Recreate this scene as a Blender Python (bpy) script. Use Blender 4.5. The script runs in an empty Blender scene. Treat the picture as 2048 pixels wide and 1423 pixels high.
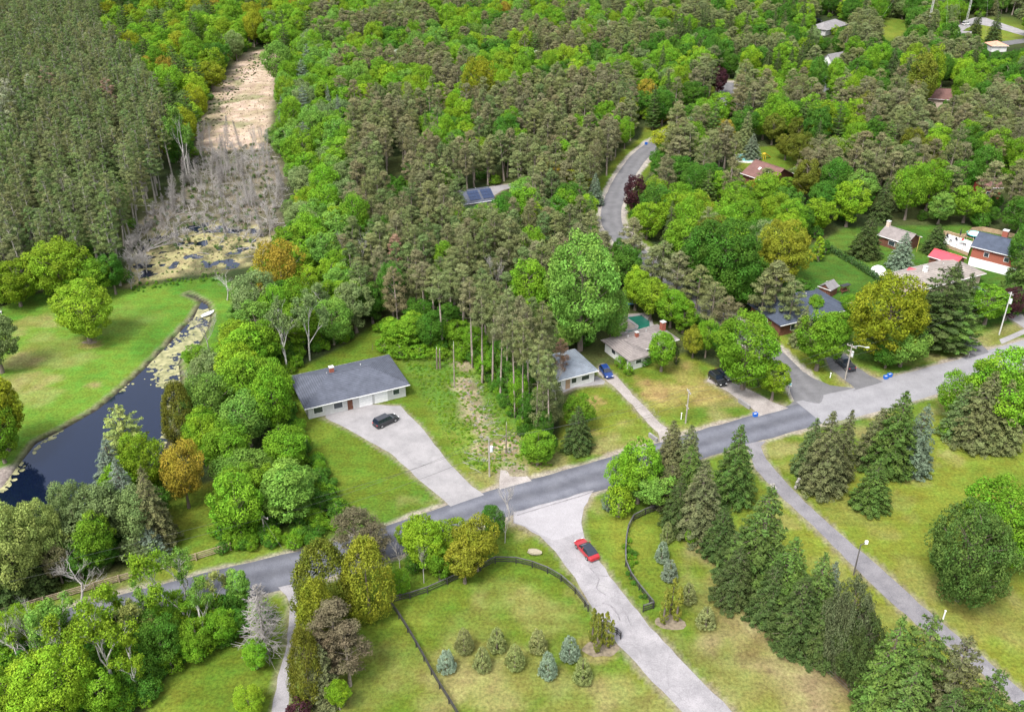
import bpy, bmesh, math, random
import numpy as np
from mathutils import Vector, Matrix, Euler
R = math.radians
rng = np.random.default_rng(7)
random.seed(7)
S = bpy.context.scene
COL = S.collection
# ------------------------------------------------------------------ camera
CAM_H, PITCH, FPX = 95.0, R(30), 1880.0
cd = bpy.data.cameras.new('camera'); cam = bpy.data.objects.new('camera', cd); COL.objects.link(cam)
cam.location = (0, 0, CAM_H); cam.rotation_euler = (R(90) - PITCH, 0, 0)
cd.sensor_width = 36; cd.lens = FPX / 2048 * 36; cd.clip_start = 1; cd.clip_end = 9000
S.camera = cam
# ------------------------------------------------------------------ light
SUN_EL, SUN_AZ = R(58), R(215)          # azimuth clockwise from +Y: the light comes from behind the camera on the left
W = bpy.data.worlds.new('World'); S.world = W; W.use_nodes = True
nt = W.node_tree; nt.nodes.clear()
sky = nt.nodes.new('ShaderNodeTexSky'); sky.sky_type = 'NISHITA'; sky.sun_disc = False
sky.sun_elevation = SUN_EL; sky.sun_rotation = SUN_AZ
sky.air_density = 1.0; sky.dust_density = 3.0; sky.ozone_density = 1.0
hs = nt.nodes.new('ShaderNodeHueSaturation'); hs.inputs['Saturation'].default_value = 0.30
bg = nt.nodes.new('ShaderNodeBackground'); bg.inputs['Strength'].default_value = 0.15
wo = nt.nodes.new('ShaderNodeOutputWorld')
nt.links.new(sky.outputs[0], hs.inputs['Color']); nt.links.new(hs.outputs[0], bg.inputs[0]); nt.links.new(bg.outputs[0], wo.inputs[0])
sl = bpy.data.lights.new('sun', 'SUN'); sl.energy = 1.6; sl.angle = R(14); sl.color = (1.0, 0.96, 0.9)
sun = bpy.data.objects.new('sun', sl); COL.objects.link(sun)
sun.rotation_euler = Euler((R(90) - SUN_EL, 0, -SUN_AZ + math.pi), 'XYZ')
S.view_settings.view_transform = 'Standard'; S.view_settings.look = 'None'
S.view_settings.exposure = 1.42; S.view_settings.gamma = 1.0; S.view_settings.use_curve_mapping = False
S.render.engine = 'CYCLES'
S.cycles.max_bounces = 5; S.cycles.diffuse_bounces = 3; S.cycles.glossy_bounces = 2; S.cycles.transmission_bounces = 3

# ------------------------------------------------------------------ projection helpers
_f = Vector((0, math.cos(PITCH), -math.sin(PITCH))); _u = Vector((0, math.sin(PITCH), math.cos(PITCH)))
def G(X, Y, z=0.0):                      # photograph pixel -> world point on the level z
    d = _f + Vector(((X - 1024) / FPX, 0, 0)) - _u * ((Y - 711.5) / FPX)
    t = (CAM_H - z) / -d.z
    return Vector((d.x * t, d.y * t, z))
def PX(x, y, z=0.0):
    v = Vector((x, y, z - CAM_H)); zc = v.dot(_f)
    if zc < 1: zc = 1
    return 1024 + v.x / zc * FPX, 711.5 - v.dot(_u) / zc * FPX
def scale_at(x, y, z=0.0):
    return FPX / max(1, Vector((x, y, z - CAM_H)).dot(_f))
def HT(bx, by, ty):                      # height of an upright thing with base pixel (bx,by) and top pixel row ty
    g = G(bx, by); lo, hi = 0.0, 80.0
    for _ in range(30):
        m = (lo + hi) / 2
        if PX(g.x, g.y, m)[1] > ty: lo = m
        else: hi = m
    return lo
def GP(pts): return [tuple(G(*p)[:2]) for p in pts]
def inpoly(x, y, P):
    c = False; n = len(P); j = n - 1
    for i in range(n):
        xi, yi = P[i]; xj, yj = P[j]
        if (yi > y) != (yj > y) and x < (xj - xi) * (y - yi) / (yj - yi) + xi: c = not c
        j = i
    return c
def seg_dist(P, x, y):
    best = 1e9
    for (x0, y0), (x1, y1) in zip(P[:-1], P[1:]):
        dx, dy = x1 - x0, y1 - y0; L = dx * dx + dy * dy + 1e-9
        t = min(1, max(0, ((x - x0) * dx + (y - y0) * dy) / L))
        best = min(best, math.hypot(x - x0 - t * dx, y - y0 - t * dy))
    return best
def np_inpoly(X, Y, P):
    c = np.zeros(X.shape, bool); n = len(P); j = n - 1
    for i in range(n):
        xi, yi = P[i]; xj, yj = P[j]
        if yi != yj:
            m = ((yi > Y) != (yj > Y)) & (X < (xj - xi) * (Y - yi) / (yj - yi) + xi)
            c ^= m
        j = i
    return c
def np_segdist(X, Y, P, closed=False):
    best = np.full(X.shape, 1e9); Q = list(P) + ([P[0]] if closed else [])
    for (x0, y0), (x1, y1) in zip(Q[:-1], Q[1:]):
        dx, dy = x1 - x0, y1 - y0; L = dx * dx + dy * dy + 1e-9
        t = np.clip(((X - x0) * dx + (Y - y0) * dy) / L, 0, 1)
        best = np.minimum(best, np.hypot(X - x0 - t * dx, Y - y0 - t * dy))
    return best
def np_sdf(X, Y, P):                     # >0 inside
    d = np_segdist(X, Y, P, True)
    return np.where(np_inpoly(X, Y, P), d, -d)
def vnoise(X, Y, s, seed=0):             # smooth value noise 0..1
    x, y = X / s + seed * 17.3, Y / s + seed * 9.7
    xi, yi = np.floor(x).astype(np.int64), np.floor(y).astype(np.int64)
    fx, fy = x - xi, y - yi; fx = fx * fx * (3 - 2 * fx); fy = fy * fy * (3 - 2 * fy)
    def h(a, b):
        v = np.sin(a * 127.1 + b * 311.7 + seed * 74.7) * 43758.5453
        return v - np.floor(v)
    return (h(xi, yi) * (1 - fx) + h(xi + 1, yi) * fx) * (1 - fy) + (h(xi, yi + 1) * (1 - fx) + h(xi + 1, yi + 1) * fx) * fy
def fbm(X, Y, s, seed=0, o=4):
    t = 0; a = 0.5; n = 0
    for k in range(o):
        t = t + a * vnoise(X, Y, s / 2 ** k, seed + k); n += a; a *= 0.55
    return t / n
def sstep(v, a, b):
    t = np.clip((v - a) / (b - a), 0, 1); return t * t * (3 - 2 * t)
def smooth_line(pts, step=2.0):          # Catmull-Rom through world points
    P = [Vector(p[:2]) for p in pts]; P = [P[0] * 2 - P[1]] + P + [P[-1] * 2 - P[-2]]
    out = []
    for i in range(1, len(P) - 2):
        n = max(2, int((P[i + 1] - P[i]).length / step))
        for k in range(n):
            t = k / n; a, b, c, d = P[i - 1], P[i], P[i + 1], P[i + 2]
            out.append(0.5 * ((2 * b) + (c - a) * t + (2 * a - 5 * b + 4 * c - d) * t * t + (3 * b - a - 3 * c + d) * t ** 3))
    out.append(P[-2]); return [(p.x, p.y) for p in out]

# ------------------------------------------------------------------ materials
def newmat(name):
    m = bpy.data.materials.new(name); m.use_nodes = True; n = m.node_tree; n.nodes.clear()
    return m, n
def N(n, t, **kw):
    x = n.nodes.new(t)
    for k, v in kw.items(): setattr(x, k, v)
    return x
def mat(name, col, rough=0.8, var=0.15, scale=1.0, bump=0.0, spec=0.3, metal=0.0, detail=5, stretch=(1, 1, 1), coat=0.0, col2=None, bscale=None):
    m, n = newmat(name)
    o = N(n, 'ShaderNodeOutputMaterial'); b = N(n, 'ShaderNodeBsdfPrincipled')
    b.inputs['Roughness'].default_value = rough; b.inputs['Metallic'].default_value = metal
    b.inputs['Specular IOR Level'].default_value = spec; b.inputs['Coat Weight'].default_value = coat
    tc = N(n, 'ShaderNodeTexCoord'); mp = N(n, 'ShaderNodeMapping'); mp.inputs['Scale'].default_value = stretch
    nz = N(n, 'ShaderNodeTexNoise'); nz.inputs['Scale'].default_value = scale; nz.inputs['Detail'].default_value = detail
    cr = N(n, 'ShaderNodeValToRGB'); c = Vector(col); c2 = Vector(col2) if col2 else c * (1 + var)
    cr.color_ramp.elements[0].position = 0.32; cr.color_ramp.elements[1].position = 0.68
    cr.color_ramp.elements[0].color = (*(c * (1 - var)), 1); cr.color_ramp.elements[1].color = (*c2, 1)
    n.links.new(tc.outputs['Object'], mp.inputs[0]); n.links.new(mp.outputs[0], nz.inputs[0]); n.links.new(nz.outputs[0], cr.inputs[0])
    n.links.new(cr.outputs[0], b.inputs['Base Color']); n.links.new(b.outputs[0], o.inputs[0])
    if bump:
        nb = N(n, 'ShaderNodeTexNoise'); nb.inputs['Scale'].default_value = bscale or scale * 4; nb.inputs['Detail'].default_value = 4
        bp = N(n, 'ShaderNodeBump'); bp.inputs['Strength'].default_value = 0.6; bp.inputs['Distance'].default_value = bump
        n.links.new(mp.outputs[0], nb.inputs[0]); n.links.new(nb.outputs[0], bp.inputs['Height']); n.links.new(bp.outputs[0], b.inputs['Normal'])
    return m
def leafmat(name, var=0.55, trans=0.25, huev=0.05, rough=0.65):
    """foliage: tint (object or instance property) times a per-leaf value"""
    m, n = newmat(name)
    o = N(n, 'ShaderNodeOutputMaterial'); b = N(n, 'ShaderNodeBsdfPrincipled'); t = N(n, 'ShaderNodeBsdfTranslucent'); mx = N(n, 'ShaderNodeMixShader')
    b.inputs['Roughness'].default_value = rough; b.inputs['Specular IOR Level'].default_value = 0.07
    at = N(n, 'ShaderNodeAttribute', attribute_type='INSTANCER', attribute_name='tint')
    lv = N(n, 'ShaderNodeAttribute', attribute_type='GEOMETRY', attribute_name='lv')
    cv = N(n, 'ShaderNodeAttribute', attribute_type='GEOMETRY', attribute_name='cv')
    m1 = N(n, 'ShaderNodeMapRange'); m1.inputs['To Min'].default_value = 1 - var; m1.inputs['To Max'].default_value = 1 + var
    m2 = N(n, 'ShaderNodeMapRange'); m2.inputs['To Min'].default_value = 0.5 - huev; m2.inputs['To Max'].default_value = 0.5 + huev
    h = N(n, 'ShaderNodeHueSaturation')
    n.links.new(lv.outputs['Fac'], m1.inputs[0]); n.links.new(cv.outputs['Fac'], m2.inputs[0])
    n.links.new(m1.outputs[0], h.inputs['Value']); n.links.new(m2.outputs[0], h.inputs['Hue']); n.links.new(at.outputs['Color'], h.inputs['Color'])
    n.links.new(h.outputs[0], b.inputs['Base Color']); n.links.new(h.outputs[0], t.inputs['Color'])
    mx.inputs[0].default_value = trans
    n.links.new(b.outputs[0], mx.inputs[1]); n.links.new(t.outputs[0], mx.inputs[2]); n.links.new(mx.outputs[0], o.inputs[0])
    return m
LEAF = leafmat('broadleaf_foliage', 0.50, 0.27, 0.012)
NEEDLE = leafmat('needle_foliage', 0.5, 0.15, 0.014)
BARK = mat('bark_grey_brown', (0.16, 0.13, 0.105), 0.9, 0.3, 3, 0.03, stretch=(1, 1, .3))
BARKG = mat('bark_dead_grey', (0.37, 0.345, 0.325), 0.9, 0.25, 2, 0.02)
BARKW = mat('bark_birch_white', (0.50, 0.48, 0.44), 0.8, 0.35, 2.5, 0.01)
BARKP = mat('bark_plantation', (0.25, 0.23, 0.20), 0.9, 0.25, 3, 0.02)
BARKD = mat('bark_silver', (0.27, 0.25, 0.235), 0.9, 0.25, 2, 0.01)
BARKR = mat('bark_pine_russet', (0.24, 0.20, 0.165), 0.9, 0.3, 3, 0.02)

# ------------------------------------------------------------------ object helpers
def link(o): COL.objects.link(o); return o
def tag(o, label=None, cat=None, group=None, kind=None):
    if label: o['label'] = label
    if cat: o['category'] = cat
    if group: o['group'] = group
    if kind: o['kind'] = kind
    return o
def empty(name, loc, rz=0.0, label=None, cat=None, group=None):
    o = bpy.data.objects.new(name, None); o.location = loc; o.rotation_euler = (0, 0, rz); o.empty_display_size = 0.3
    link(o); return tag(o, label, cat, group)
class MB:
    """collects shapes into one mesh"""
    def __init__(s): s.v = []; s.f = []
    def add(s, vs, fs):
        b = len(s.v); s.v += [tuple(v) for v in vs]; s.f += [tuple(b + i for i in f) for f in fs]; return s
    def box(s, c, d, rz=0.0, M=None, taper=1.0):
        x, y, z = d[0] / 2, d[1] / 2, d[2] / 2; c = Vector(c)
        vs = [Vector((a * x * (taper if e > 0 else 1), b * y * (taper if e > 0 else 1), e * z)) for e in (-1, 1) for b in (-1, 1) for a in (-1, 1)]
        rot = Matrix.Rotation(rz, 3, 'Z') if M is None else M
        return s.add([rot @ v + c for v in vs], [(0, 2, 3, 1), (4, 5, 7, 6), (0, 1, 5, 4), (2, 6, 7, 3), (0, 4, 6, 2), (1, 3, 7, 5)])
    def beam(s, a, b, w, h):              # box from a to b
        a, b = Vector(a), Vector(b); d = b - a; L = d.length
        q = d.to_track_quat('X', 'Z').to_matrix()
        return s.box((a + b) / 2, (L, w, h), M=q)
    def tube(s, pts, rs, n=6, cap=True):
        pts = [Vector(p) for p in pts]; vs = []; fs = []
        for i, p in enumerate(pts):
            d = (pts[min(i + 1, len(pts) - 1)] - pts[max(i - 1, 0)]).normalized()
            q = d.to_track_quat('Z', 'Y').to_matrix(); r = rs[i] if hasattr(rs, '__len__') else rs
            vs += [p + q @ Vector((math.cos(k / n * math.tau) * r, math.sin(k / n * math.tau) * r, 0)) for k in range(n)]
        for i in range(len(pts) - 1):
            for k in range(n): fs.append((i * n + k, i * n + (k + 1) % n, (i + 1) * n + (k + 1) % n, (i + 1) * n + k))
        if cap: fs += [tuple(reversed(range(n))), tuple(range(len(vs) - n, len(vs)))]
        return s.add(vs, fs)
    def prism(s, poly, z0, z1):
        n = len(poly); vs = [(x, y, z0) for x, y in poly] + [(x, y, z1) for x, y in poly]
        return s.add(vs, [tuple(reversed(range(n))), tuple(range(n, 2 * n))] + [(i, (i + 1) % n, n + (i + 1) % n, n + i) for i in range(n)])
    def mesh(s, name, m, smooth=False):
        me = bpy.data.meshes.new(name); me.from_pydata(s.v, [], s.f); me.update()
        for x in (m if isinstance(m, (list, tuple)) else [m]): me.materials.append(x)
        if smooth: me.polygons.foreach_set('use_smooth', [True] * len(me.polygons))
        return me
    def build(s, name, m, parent=None, loc=(0, 0, 0), rz=0.0, smooth=False, bevel=0.0):
        o = bpy.data.objects.new(name, s.mesh(name, m, smooth)); o.location = loc; o.rotation_euler = (0, 0, rz)
        link(o)
        if parent is not None: o.parent = parent
        if bevel:
            b = o.modifiers.new('bevel', 'BEVEL'); b.width = bevel; b.segments = 2; b.limit_method = 'ANGLE'
        return o
def inst(name, me, parent=None, loc=(0, 0, 0), rz=0.0, rot=None):
    o = bpy.data.objects.new(name, me); o.location = loc; o.rotation_euler = rot or (0, 0, rz); link(o)
    if parent is not None: o.parent = parent
    return o
def fast_mesh(name, V, Fidx, mats, mi=None, attrs=None):
    """V (n,3) ; Fidx list of (m,k) index arrays"""
    me = bpy.data.meshes.new(name); me.vertices.add(len(V)); me.vertices.foreach_set('co', np.asarray(V, np.float32).ravel())
    loops = np.concatenate([f.ravel() for f in Fidx]); tot = np.concatenate([np.full(len(f), f.shape[1]) for f in Fidx])
    st = np.concatenate([[0], np.cumsum(tot)[:-1]])
    me.loops.add(len(loops)); me.loops.foreach_set('vertex_index', loops.astype(np.int32))
    me.polygons.add(len(tot)); me.polygons.foreach_set('loop_start', st.astype(np.int32)); me.polygons.foreach_set('loop_total', tot.astype(np.int32))
    for m in mats: me.materials.append(m)
    if mi is not None: me.polygons.foreach_set('material_index', mi.astype(np.int32))
    me.update(calc_edges=True)
    for k, a in (attrs or {}).items():
        t = me.attributes.new(k, 'FLOAT', 'POINT'); t.data.foreach_set('value', a.astype(np.float32))
    return me

# ================================================================== THE LAY OF THE LAND (photo pixels -> ground)
ROAD = smooth_line(GP([(-420, 1400), (-200, 1345), (0, 1287), (250, 1222), (440, 1172), (540, 1148), (640, 1124), (800, 1076), (985, 1010), (1100, 978), (1220, 943), (1400, 888), (1500, 859), (1620, 826)]))
ROAD2 = smooth_line(GP([(1620, 826), (1740, 796), (1850, 764), (1960, 734), (2048, 707), (2200, 662), (2420, 600)]))
SIDE = smooth_line(GP([(1640, 808), (1604, 773), (1570, 735), (1520, 690), (1450, 640), (1370, 580), (1290, 520), (1232, 462), (1222, 425), (1236, 380), (1262, 335), (1290, 303), (1345, 265), (1420, 225), (1450, 190), (1455, 165)]))
FAR1 = smooth_line(GP([(1440, 190), (1500, 210), (1600, 195), (1650, 175), (1658, 158), (1680, 120)]))
DRV_A = GP([(1028, 1024), (1187, 979), (1168, 1015), (1163, 1045), (1170, 1075), (1190, 1110), (1240, 1180), (1300, 1252), (1370, 1328), (1465, 1423), (1560, 1520), (1480, 1560), (1365, 1423), (1340, 1397), (1290, 1345), (1237, 1290), (1190, 1222), (1150, 1155), (1112, 1103), (1080, 1072), (1050, 1053), (1028, 1046)])
DRV_B = GP([(1490, 888), (1532, 880), (1523, 893), (1531, 918), (1576, 969), (1633, 1026), (1694, 1079), (1760, 1134), (1837, 1206), (1919, 1275), (1984, 1328), (2048, 1385), (2200, 1520), (2150, 1560), (2048, 1422), (2000, 1377), (1935, 1320), (1833, 1247), (1780, 1202), (1707, 1132), (1641, 1065), (1568, 998), (1511, 939), (1499, 905)])
DRV_C = GP([(556, 1172), (596, 1163), (590, 1185), (597, 1215), (594, 1255), (588, 1295), (580, 1350), (576, 1423), (574, 1500), (540, 1500), (543, 1421), (557, 1353), (571, 1302), (577, 1250), (581, 1210), (572, 1190)])
DRV_D = GP([(1193, 741), (1203, 728), (1224, 744), (1251, 772), (1283, 807), (1332, 856), (1345, 880), (1322, 886), (1314, 864), (1265, 810), (1226, 772)])
DRV_E = GP([(1420, 745), (1458, 758), (1512, 786), (1547, 804), (1580, 818), (1560, 835), (1520, 838), (1508, 820), (1456, 784), (1415, 762)])
DRV_F = GP([(1655, 700), (1693, 708), (1700, 725), (1739, 750), (1775, 768), (1770, 776), (1690, 790), (1712, 777), (1661, 738), (1650, 715)])
DRV_G = GP([(1870, 640), (1903, 640), (1944, 676), (1972, 697), (1985, 712), (1940, 724), (1936, 706), (1903, 680), (1880, 660)])
DRV_H = GP([(1945, 575), (1985, 585), (2048, 622), (2140, 670), (2140, 700), (2048, 655), (2000, 625), (1950, 600)])
PAD = GP([(1000, 996), (996, 962), (1001, 938), (1022, 931), (1046, 934), (1051, 952), (1072, 968), (1092, 981), (1040, 1002)])
HDRV = GP([(655, 815), (700, 806), (800, 812), (840, 850), (885, 910), (930, 960), (975, 995), (985, 1018), (930, 1032), (900, 1010), (840, 960), (780, 905), (700, 860), (650, 835)])
SOLD = GP([(925, 400), (960, 378), (1000, 370), (1045, 366), (1045, 371), (1010, 378), (985, 392), (965, 415), (930, 425)])
WALKD = GP([(1122, 778), (1150, 768), (1190, 762), (1186, 754), (1194, 752), (1210, 762), (1208, 768), (1150, 775), (1126, 785)])
POND = GP([(-60, 1010), (0, 968), (28, 930), (66, 882), (120, 855), (190, 815), (250, 765), (290, 728), (330, 688), (360, 655), (384, 632), (398, 600), (380, 592), (368, 588), (378, 584), (402, 596), (418, 606), (424, 628), (418, 655), (398, 690), (370, 706), (360, 722), (365, 760), (347, 800), (336, 840), (346, 862), (330, 900), (300, 935), (240, 960), (200, 1000), (140, 1030), (60, 1050), (-60, 1060)])
MARSH = GP([(258, 572), (290, 560), (340, 556), (400, 549), (445, 546), (500, 530), (540, 500), (548, 470), (520, 450), (470, 455), (420, 440), (360, 450), (300, 470), (268, 500), (255, 540)])
MEADOW = GP([(398, 300), (398, 240), (415, 205), (440, 165), (470, 130), (500, 103), (557, 95), (562, 120), (548, 180), (536, 230), (530, 300)])
BRUSH = GP([(398, 290), (535, 290), (560, 330), (575, 390), (565, 450), (540, 500), (500, 520), (400, 520), (300, 500), (270, 470), (300, 420), (360, 380), (390, 340)])
LAWN_L = GP([(-300, 640), (0, 615), (60, 590), (150, 575), (250, 580), (300, 572), (350, 562), (440, 552), (490, 580), (470, 640), (440, 660), (430, 700), (380, 730), (372, 790), (345, 850), (320, 900), (180, 1000), (0, 1100), (-300, 1150)])
LAWN_H = GP([(560, 750), (640, 715), (700, 685), (760, 640), (830, 690), (900, 680), (965, 700), (1060, 850), (1150, 925), (1330, 880), (1350, 890), (985, 1010), (700, 1095), (680, 1000), (620, 930), (575, 840)])
LAWN_W = GP([(1135, 800), (1210, 730), (1300, 725), (1370, 705), (1440, 740), (1560, 790), (1580, 760), (1600, 745), (1600, 830), (1350, 900), (1130, 945), (1110, 880)])
LAWN_S = GP([(560, 1165), (700, 1120), (1040, 1030), (1200, 975), (1500, 885), (1860, 785), (2100, 705), (2500, 690), (2600, 1600), (200, 1600), (290, 1423), (350, 1335), (480, 1280), (540, 1230)])
LAWN_SW = GP([(-100, 1245), (100, 1190), (250, 1145), (470, 1085), (700, 1090), (700, 1105), (430, 1180), (250, 1235), (0, 1300), (-100, 1330)])
FIELD = GP([(330, 985), (430, 960), (460, 1090), (330, 1130), (310, 1080)])
YARD_R = GP([(1585, 505), (1650, 480), (1690, 455), (1790, 452), (1880, 450), (1935, 450), (2048, 484), (2200, 560), (2200, 650), (1985, 705), (1760, 765), (1690, 775), (1620, 735), (1600, 700), (1540, 640), (1560, 590)])
NE_GRASS = GP([(1770, 35), (1815, 40), (1820, 60), (1780, 85), (1745, 70)])
NE2 = GP([(1990, 30), (2060, 40), (2060, 85), (1960, 85), (1900, 60)])
VERGE_N = GP([(1200, 415), (1215, 380), (1255, 320), (1290, 255), (1325, 262), (1300, 300), (1250, 350), (1225, 400)])
YARD_7 = GP([(1455, 340), (1470, 300), (1560, 290), (1620, 305), (1600, 330), (1530, 350)])
LINES = [(ROAD, 3.6), (ROAD2, 4.1), (SIDE, 3.3), (FAR1, 2.4)]
HARD = [DRV_A, DRV_B, DRV_C, DRV_D, DRV_E, DRV_F, DRV_G, DRV_H, PAD, HDRV, SOLD, WALKD]

# ------------------------------------------------------------------ ground: one sheet, colour from what grows where
def axis(lo, hi, step, far, lim, mult=1.35):
    a = list(np.arange(lo, hi + 1e-6, step)); s = step
    while a[-1] < lim: s = min(s * mult, 300); a.append(a[-1] + s)
    s = step; b = []
    v = lo
    while v > far: s = min(s * mult, 300); v -= s; b.append(v)
    return np.array(b[::-1] + a)
ax = axis(-135, 200, 0.75, -3500, 3500); ay1 = np.arange(60, 305, 0.75); ay2 = np.arange(306.5, 470, 1.6)
ay = axis(0, 1, 1, 0, 0)[:0]
tail = []; s = 1.6; v = ay2[-1]
while v < 5000: s = min(s * 1.2, 300); v += s; tail.append(v)
head = [-3000, -1500, -700, -300, -100, 0, 30, 45, 54]
ay = np.array(head + list(ay1) + list(ay2) + tail)
GX, GY = np.meshgrid(ax, ay); gx, gy = GX.ravel(), GY.ravel()
def mixc(c, col, m):
    col = np.asarray(col); return c * (1 - m[:, None]) + (col if col.ndim == 2 else col[None, :]) * m[:, None]
n1 = fbm(gx, gy, 14, 1); n2 = fbm(gx, gy, 5, 2, 3); n3 = fbm(gx, gy, 30, 3, 3); n4 = fbm(gx, gy, 3, 5, 2)
wob = (n1 - .5) * 3.0
def lerp3(a, b, t): return np.asarray(a)[None, :] * (1 - t[:, None]) + np.asarray(b)[None, :] * t[:, None]
C = lerp3((0.030, 0.046, 0.016), (0.066, 0.082, 0.026), sstep(n1, .35, .65))            # forest floor
GREEN = lerp3((0.092, 0.150, 0.015), (0.160, 0.198, 0.026), sstep(n3 * .6 + n2 * .4, .35, .65))   # mown grass
LUSH = lerp3((0.075, 0.145, 0.016), (0.130, 0.195, 0.024), sstep(n1, .35, .65))
DRY = lerp3((0.185, 0.180, 0.050), (0.275, 0.235, 0.100), sstep(n2, .35, .65))
TAN = lerp3((0.33, 0.265, 0.17), (0.50, 0.39, 0.30), sstep(n4 * .5 + n2 * .5, .3, .7))
def reg(P, soft=1.0, w=1.0):
    return sstep(np_sdf(gx, gy, P) + wob * w, -soft, soft)
for P in (LAWN_L,): C = mixc(C, LUSH * np.array([[.86, 1.08, 1.0]]), reg(P, .8, .4))
for P in (LAWN_H, LAWN_W, LAWN_S, FIELD, NE_GRASS, NE2, VERGE_N, YARD_7): C = mixc(C, GREEN, reg(P, .8, .6))
C = mixc(C, LUSH * np.array([[.62, .80, .85]]), reg(YARD_R, 1, .5) * .92); C = mixc(C, LUSH, reg(LAWN_SW, 1, .5))
grass_m = np.zeros_like(gx)
for P in (LAWN_L, LAWN_H, LAWN_W, LAWN_S, YARD_R, FIELD, LAWN_SW): grass_m = np.maximum(grass_m, reg(P, .8, .5))
# dry, worn patches (named areas of the photograph)
def blotch(px, r, col, amt=1.0, soft=None, seed=9):
    P = G(*px); d = np.hypot(gx - P.x, (gy - P.y)) / r
    m = sstep(1.25 - d + (fbm(gx, gy, r * .7, seed, 3) - .5) * 1.4, 0.25, .8) * amt
    return mixc(C, col, m)
PADK = GP([(800, 1215), (1000, 1130), (1080, 1145), (1180, 1215), (1360, 1423), (1500, 1600), (920, 1600), (900, 1400)])
C = mixc(C, DRY, reg(PADK, 4, 2) * sstep(n3, .38, .62) * .55)
C = mixc(C, LUSH, reg(PADK, 4, 2) * sstep(fbm(gx, gy, 22, 21, 3), .52, .66) * .45)
for p, r, a in (((1190, 1300), 3.2, .8), ((1000, 1350), 7, .6), ((900, 1370), 6, .6), ((740, 1380), 7, .4), ((1130, 1395), 7, .5), ((1250, 1423), 7, .5), ((1100, 1240), 6, .4), ((960, 1255), 6, .35),
                ((1160, 1190), 3, .5), ((1010, 1190), 5, .3), ((650, 1330), 6, .4), ((820, 1330), 5, .35)):
    C = blotch(p, r, DRY, a, seed=int(p[0]) % 31)
for p, r, a in (((1470, 1250), 7, .75), ((1560, 1310), 9, .8), ((1630, 1390), 9, .8), ((1700, 1423), 7, .8), ((1400, 1110), 4, .7), ((1440, 1180), 6, .5), ((1370, 1035), 3, .5), ((1560, 1230), 6, .6), ((1620, 1290), 7, .7), ((1500, 1340), 8, .5), ((1340, 1300), 5, .3)):
    C = blotch(p, r, lerp3((0.19, .165, .06), (0.26, .215, .11), sstep(n2, .3, .7)), a * .85, seed=int(p[0]) % 29)
BELT = GP([(1310, 930), (1420, 1010), (1520, 1110), (1620, 1200), (1720, 1290), (1850, 1390), (1990, 1520), (1880, 1560), (1740, 1423), (1600, 1310), (1480, 1190), (1370, 1060), (1290, 980)])
C = mixc(C, lerp3((0.13, .09, .055), (0.20, .14, .08), n2), reg(BELT, 1.5, 1.0) * .85)
for p, r, a in (((1900, 915), 2.6, .6), ((1860, 925), 2.4, .6), ((1840, 960), 2.5, .5), ((1800, 1000), 3, .45), ((1770, 1060), 3, .35), ((1820, 1035), 2, .4), ((1960, 1230), 8, .55), ((1700, 1020), 5, .35), ((1850, 1180), 7, .3), ((1560, 1040), 3, .4), ((1650, 1130), 4, .35), ((1770, 1240), 5, .4), ((2020, 1100), 7, .4), ((1570, 930), 4, .3), ((1620, 950), 3, .3)):
    C = blotch(p, r, DRY, a, seed=int(p[0]) % 27)
for p, r, a in (((1290, 765), 3.0, .8), ((1305, 785), 3.4, .8), ((1340, 800), 7, .5), ((1400, 790), 7, .55), ((1390, 750), 5, .5), ((1190, 885), 5, .7), ((1270, 870), 5, .7), ((1175, 810), 2.2, .95), ((1195, 800), 1.8, .9), ((1350, 725), 4, .3), ((1440, 810), 4, .4)):
    C = blotch(p, r, DRY * np.array([[1.15, 1.0, .95]]), a, seed=int(p[0]) % 23)
for p, r, a in (((70, 640), 4, .7), ((40, 655), 4, .6), ((100, 650), 3, .5), ((60, 760), 6, .7), ((40, 720), 6, .6), ((190, 770), 1.6, .8), ((120, 700), 9, .4), ((90, 790), 5, .4), ((250, 640), 9, .2), ((180, 685), 2.6, 1)):
    C = blotch(p, r, DRY, a, seed=int(p[0]) % 19)
# the cleared lot
LOT = GP([(775, 690), (830, 640), (890, 650), (960, 700), (1060, 860), (1140, 930), (1010, 985), (930, 930), (850, 810)])
C = mixc(C, LUSH * np.array([[1.1, 1.08, 1.3]]), reg(LOT, 1, 1))
trk = np_segdist(gx, gy, GP([(930, 700), (925, 760), (950, 820), (965, 860), (985, 905), (1010, 950)]))
C = mixc(C, lerp3((0.16, .13, .08), (0.33, .27, .18), sstep(n4, .3, .7)), sstep(2.6 - trk + (n2 - .5) * 7, -.6, 1.6) * sstep(n4, .25, .5) * .85 * reg(LOT, 1, 1))
for p, r in (((1000, 915), 3.6), ((975, 895), 3.0), ((1030, 880), 3.0), ((965, 860), 2.6), ((1010, 890), 3)):
    C = blotch(p, r, lerp3((0.24, .19, .11), (0.40, .33, .22), sstep(n4, .3, .7)), .8, seed=int(p[0]) % 11)
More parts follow.
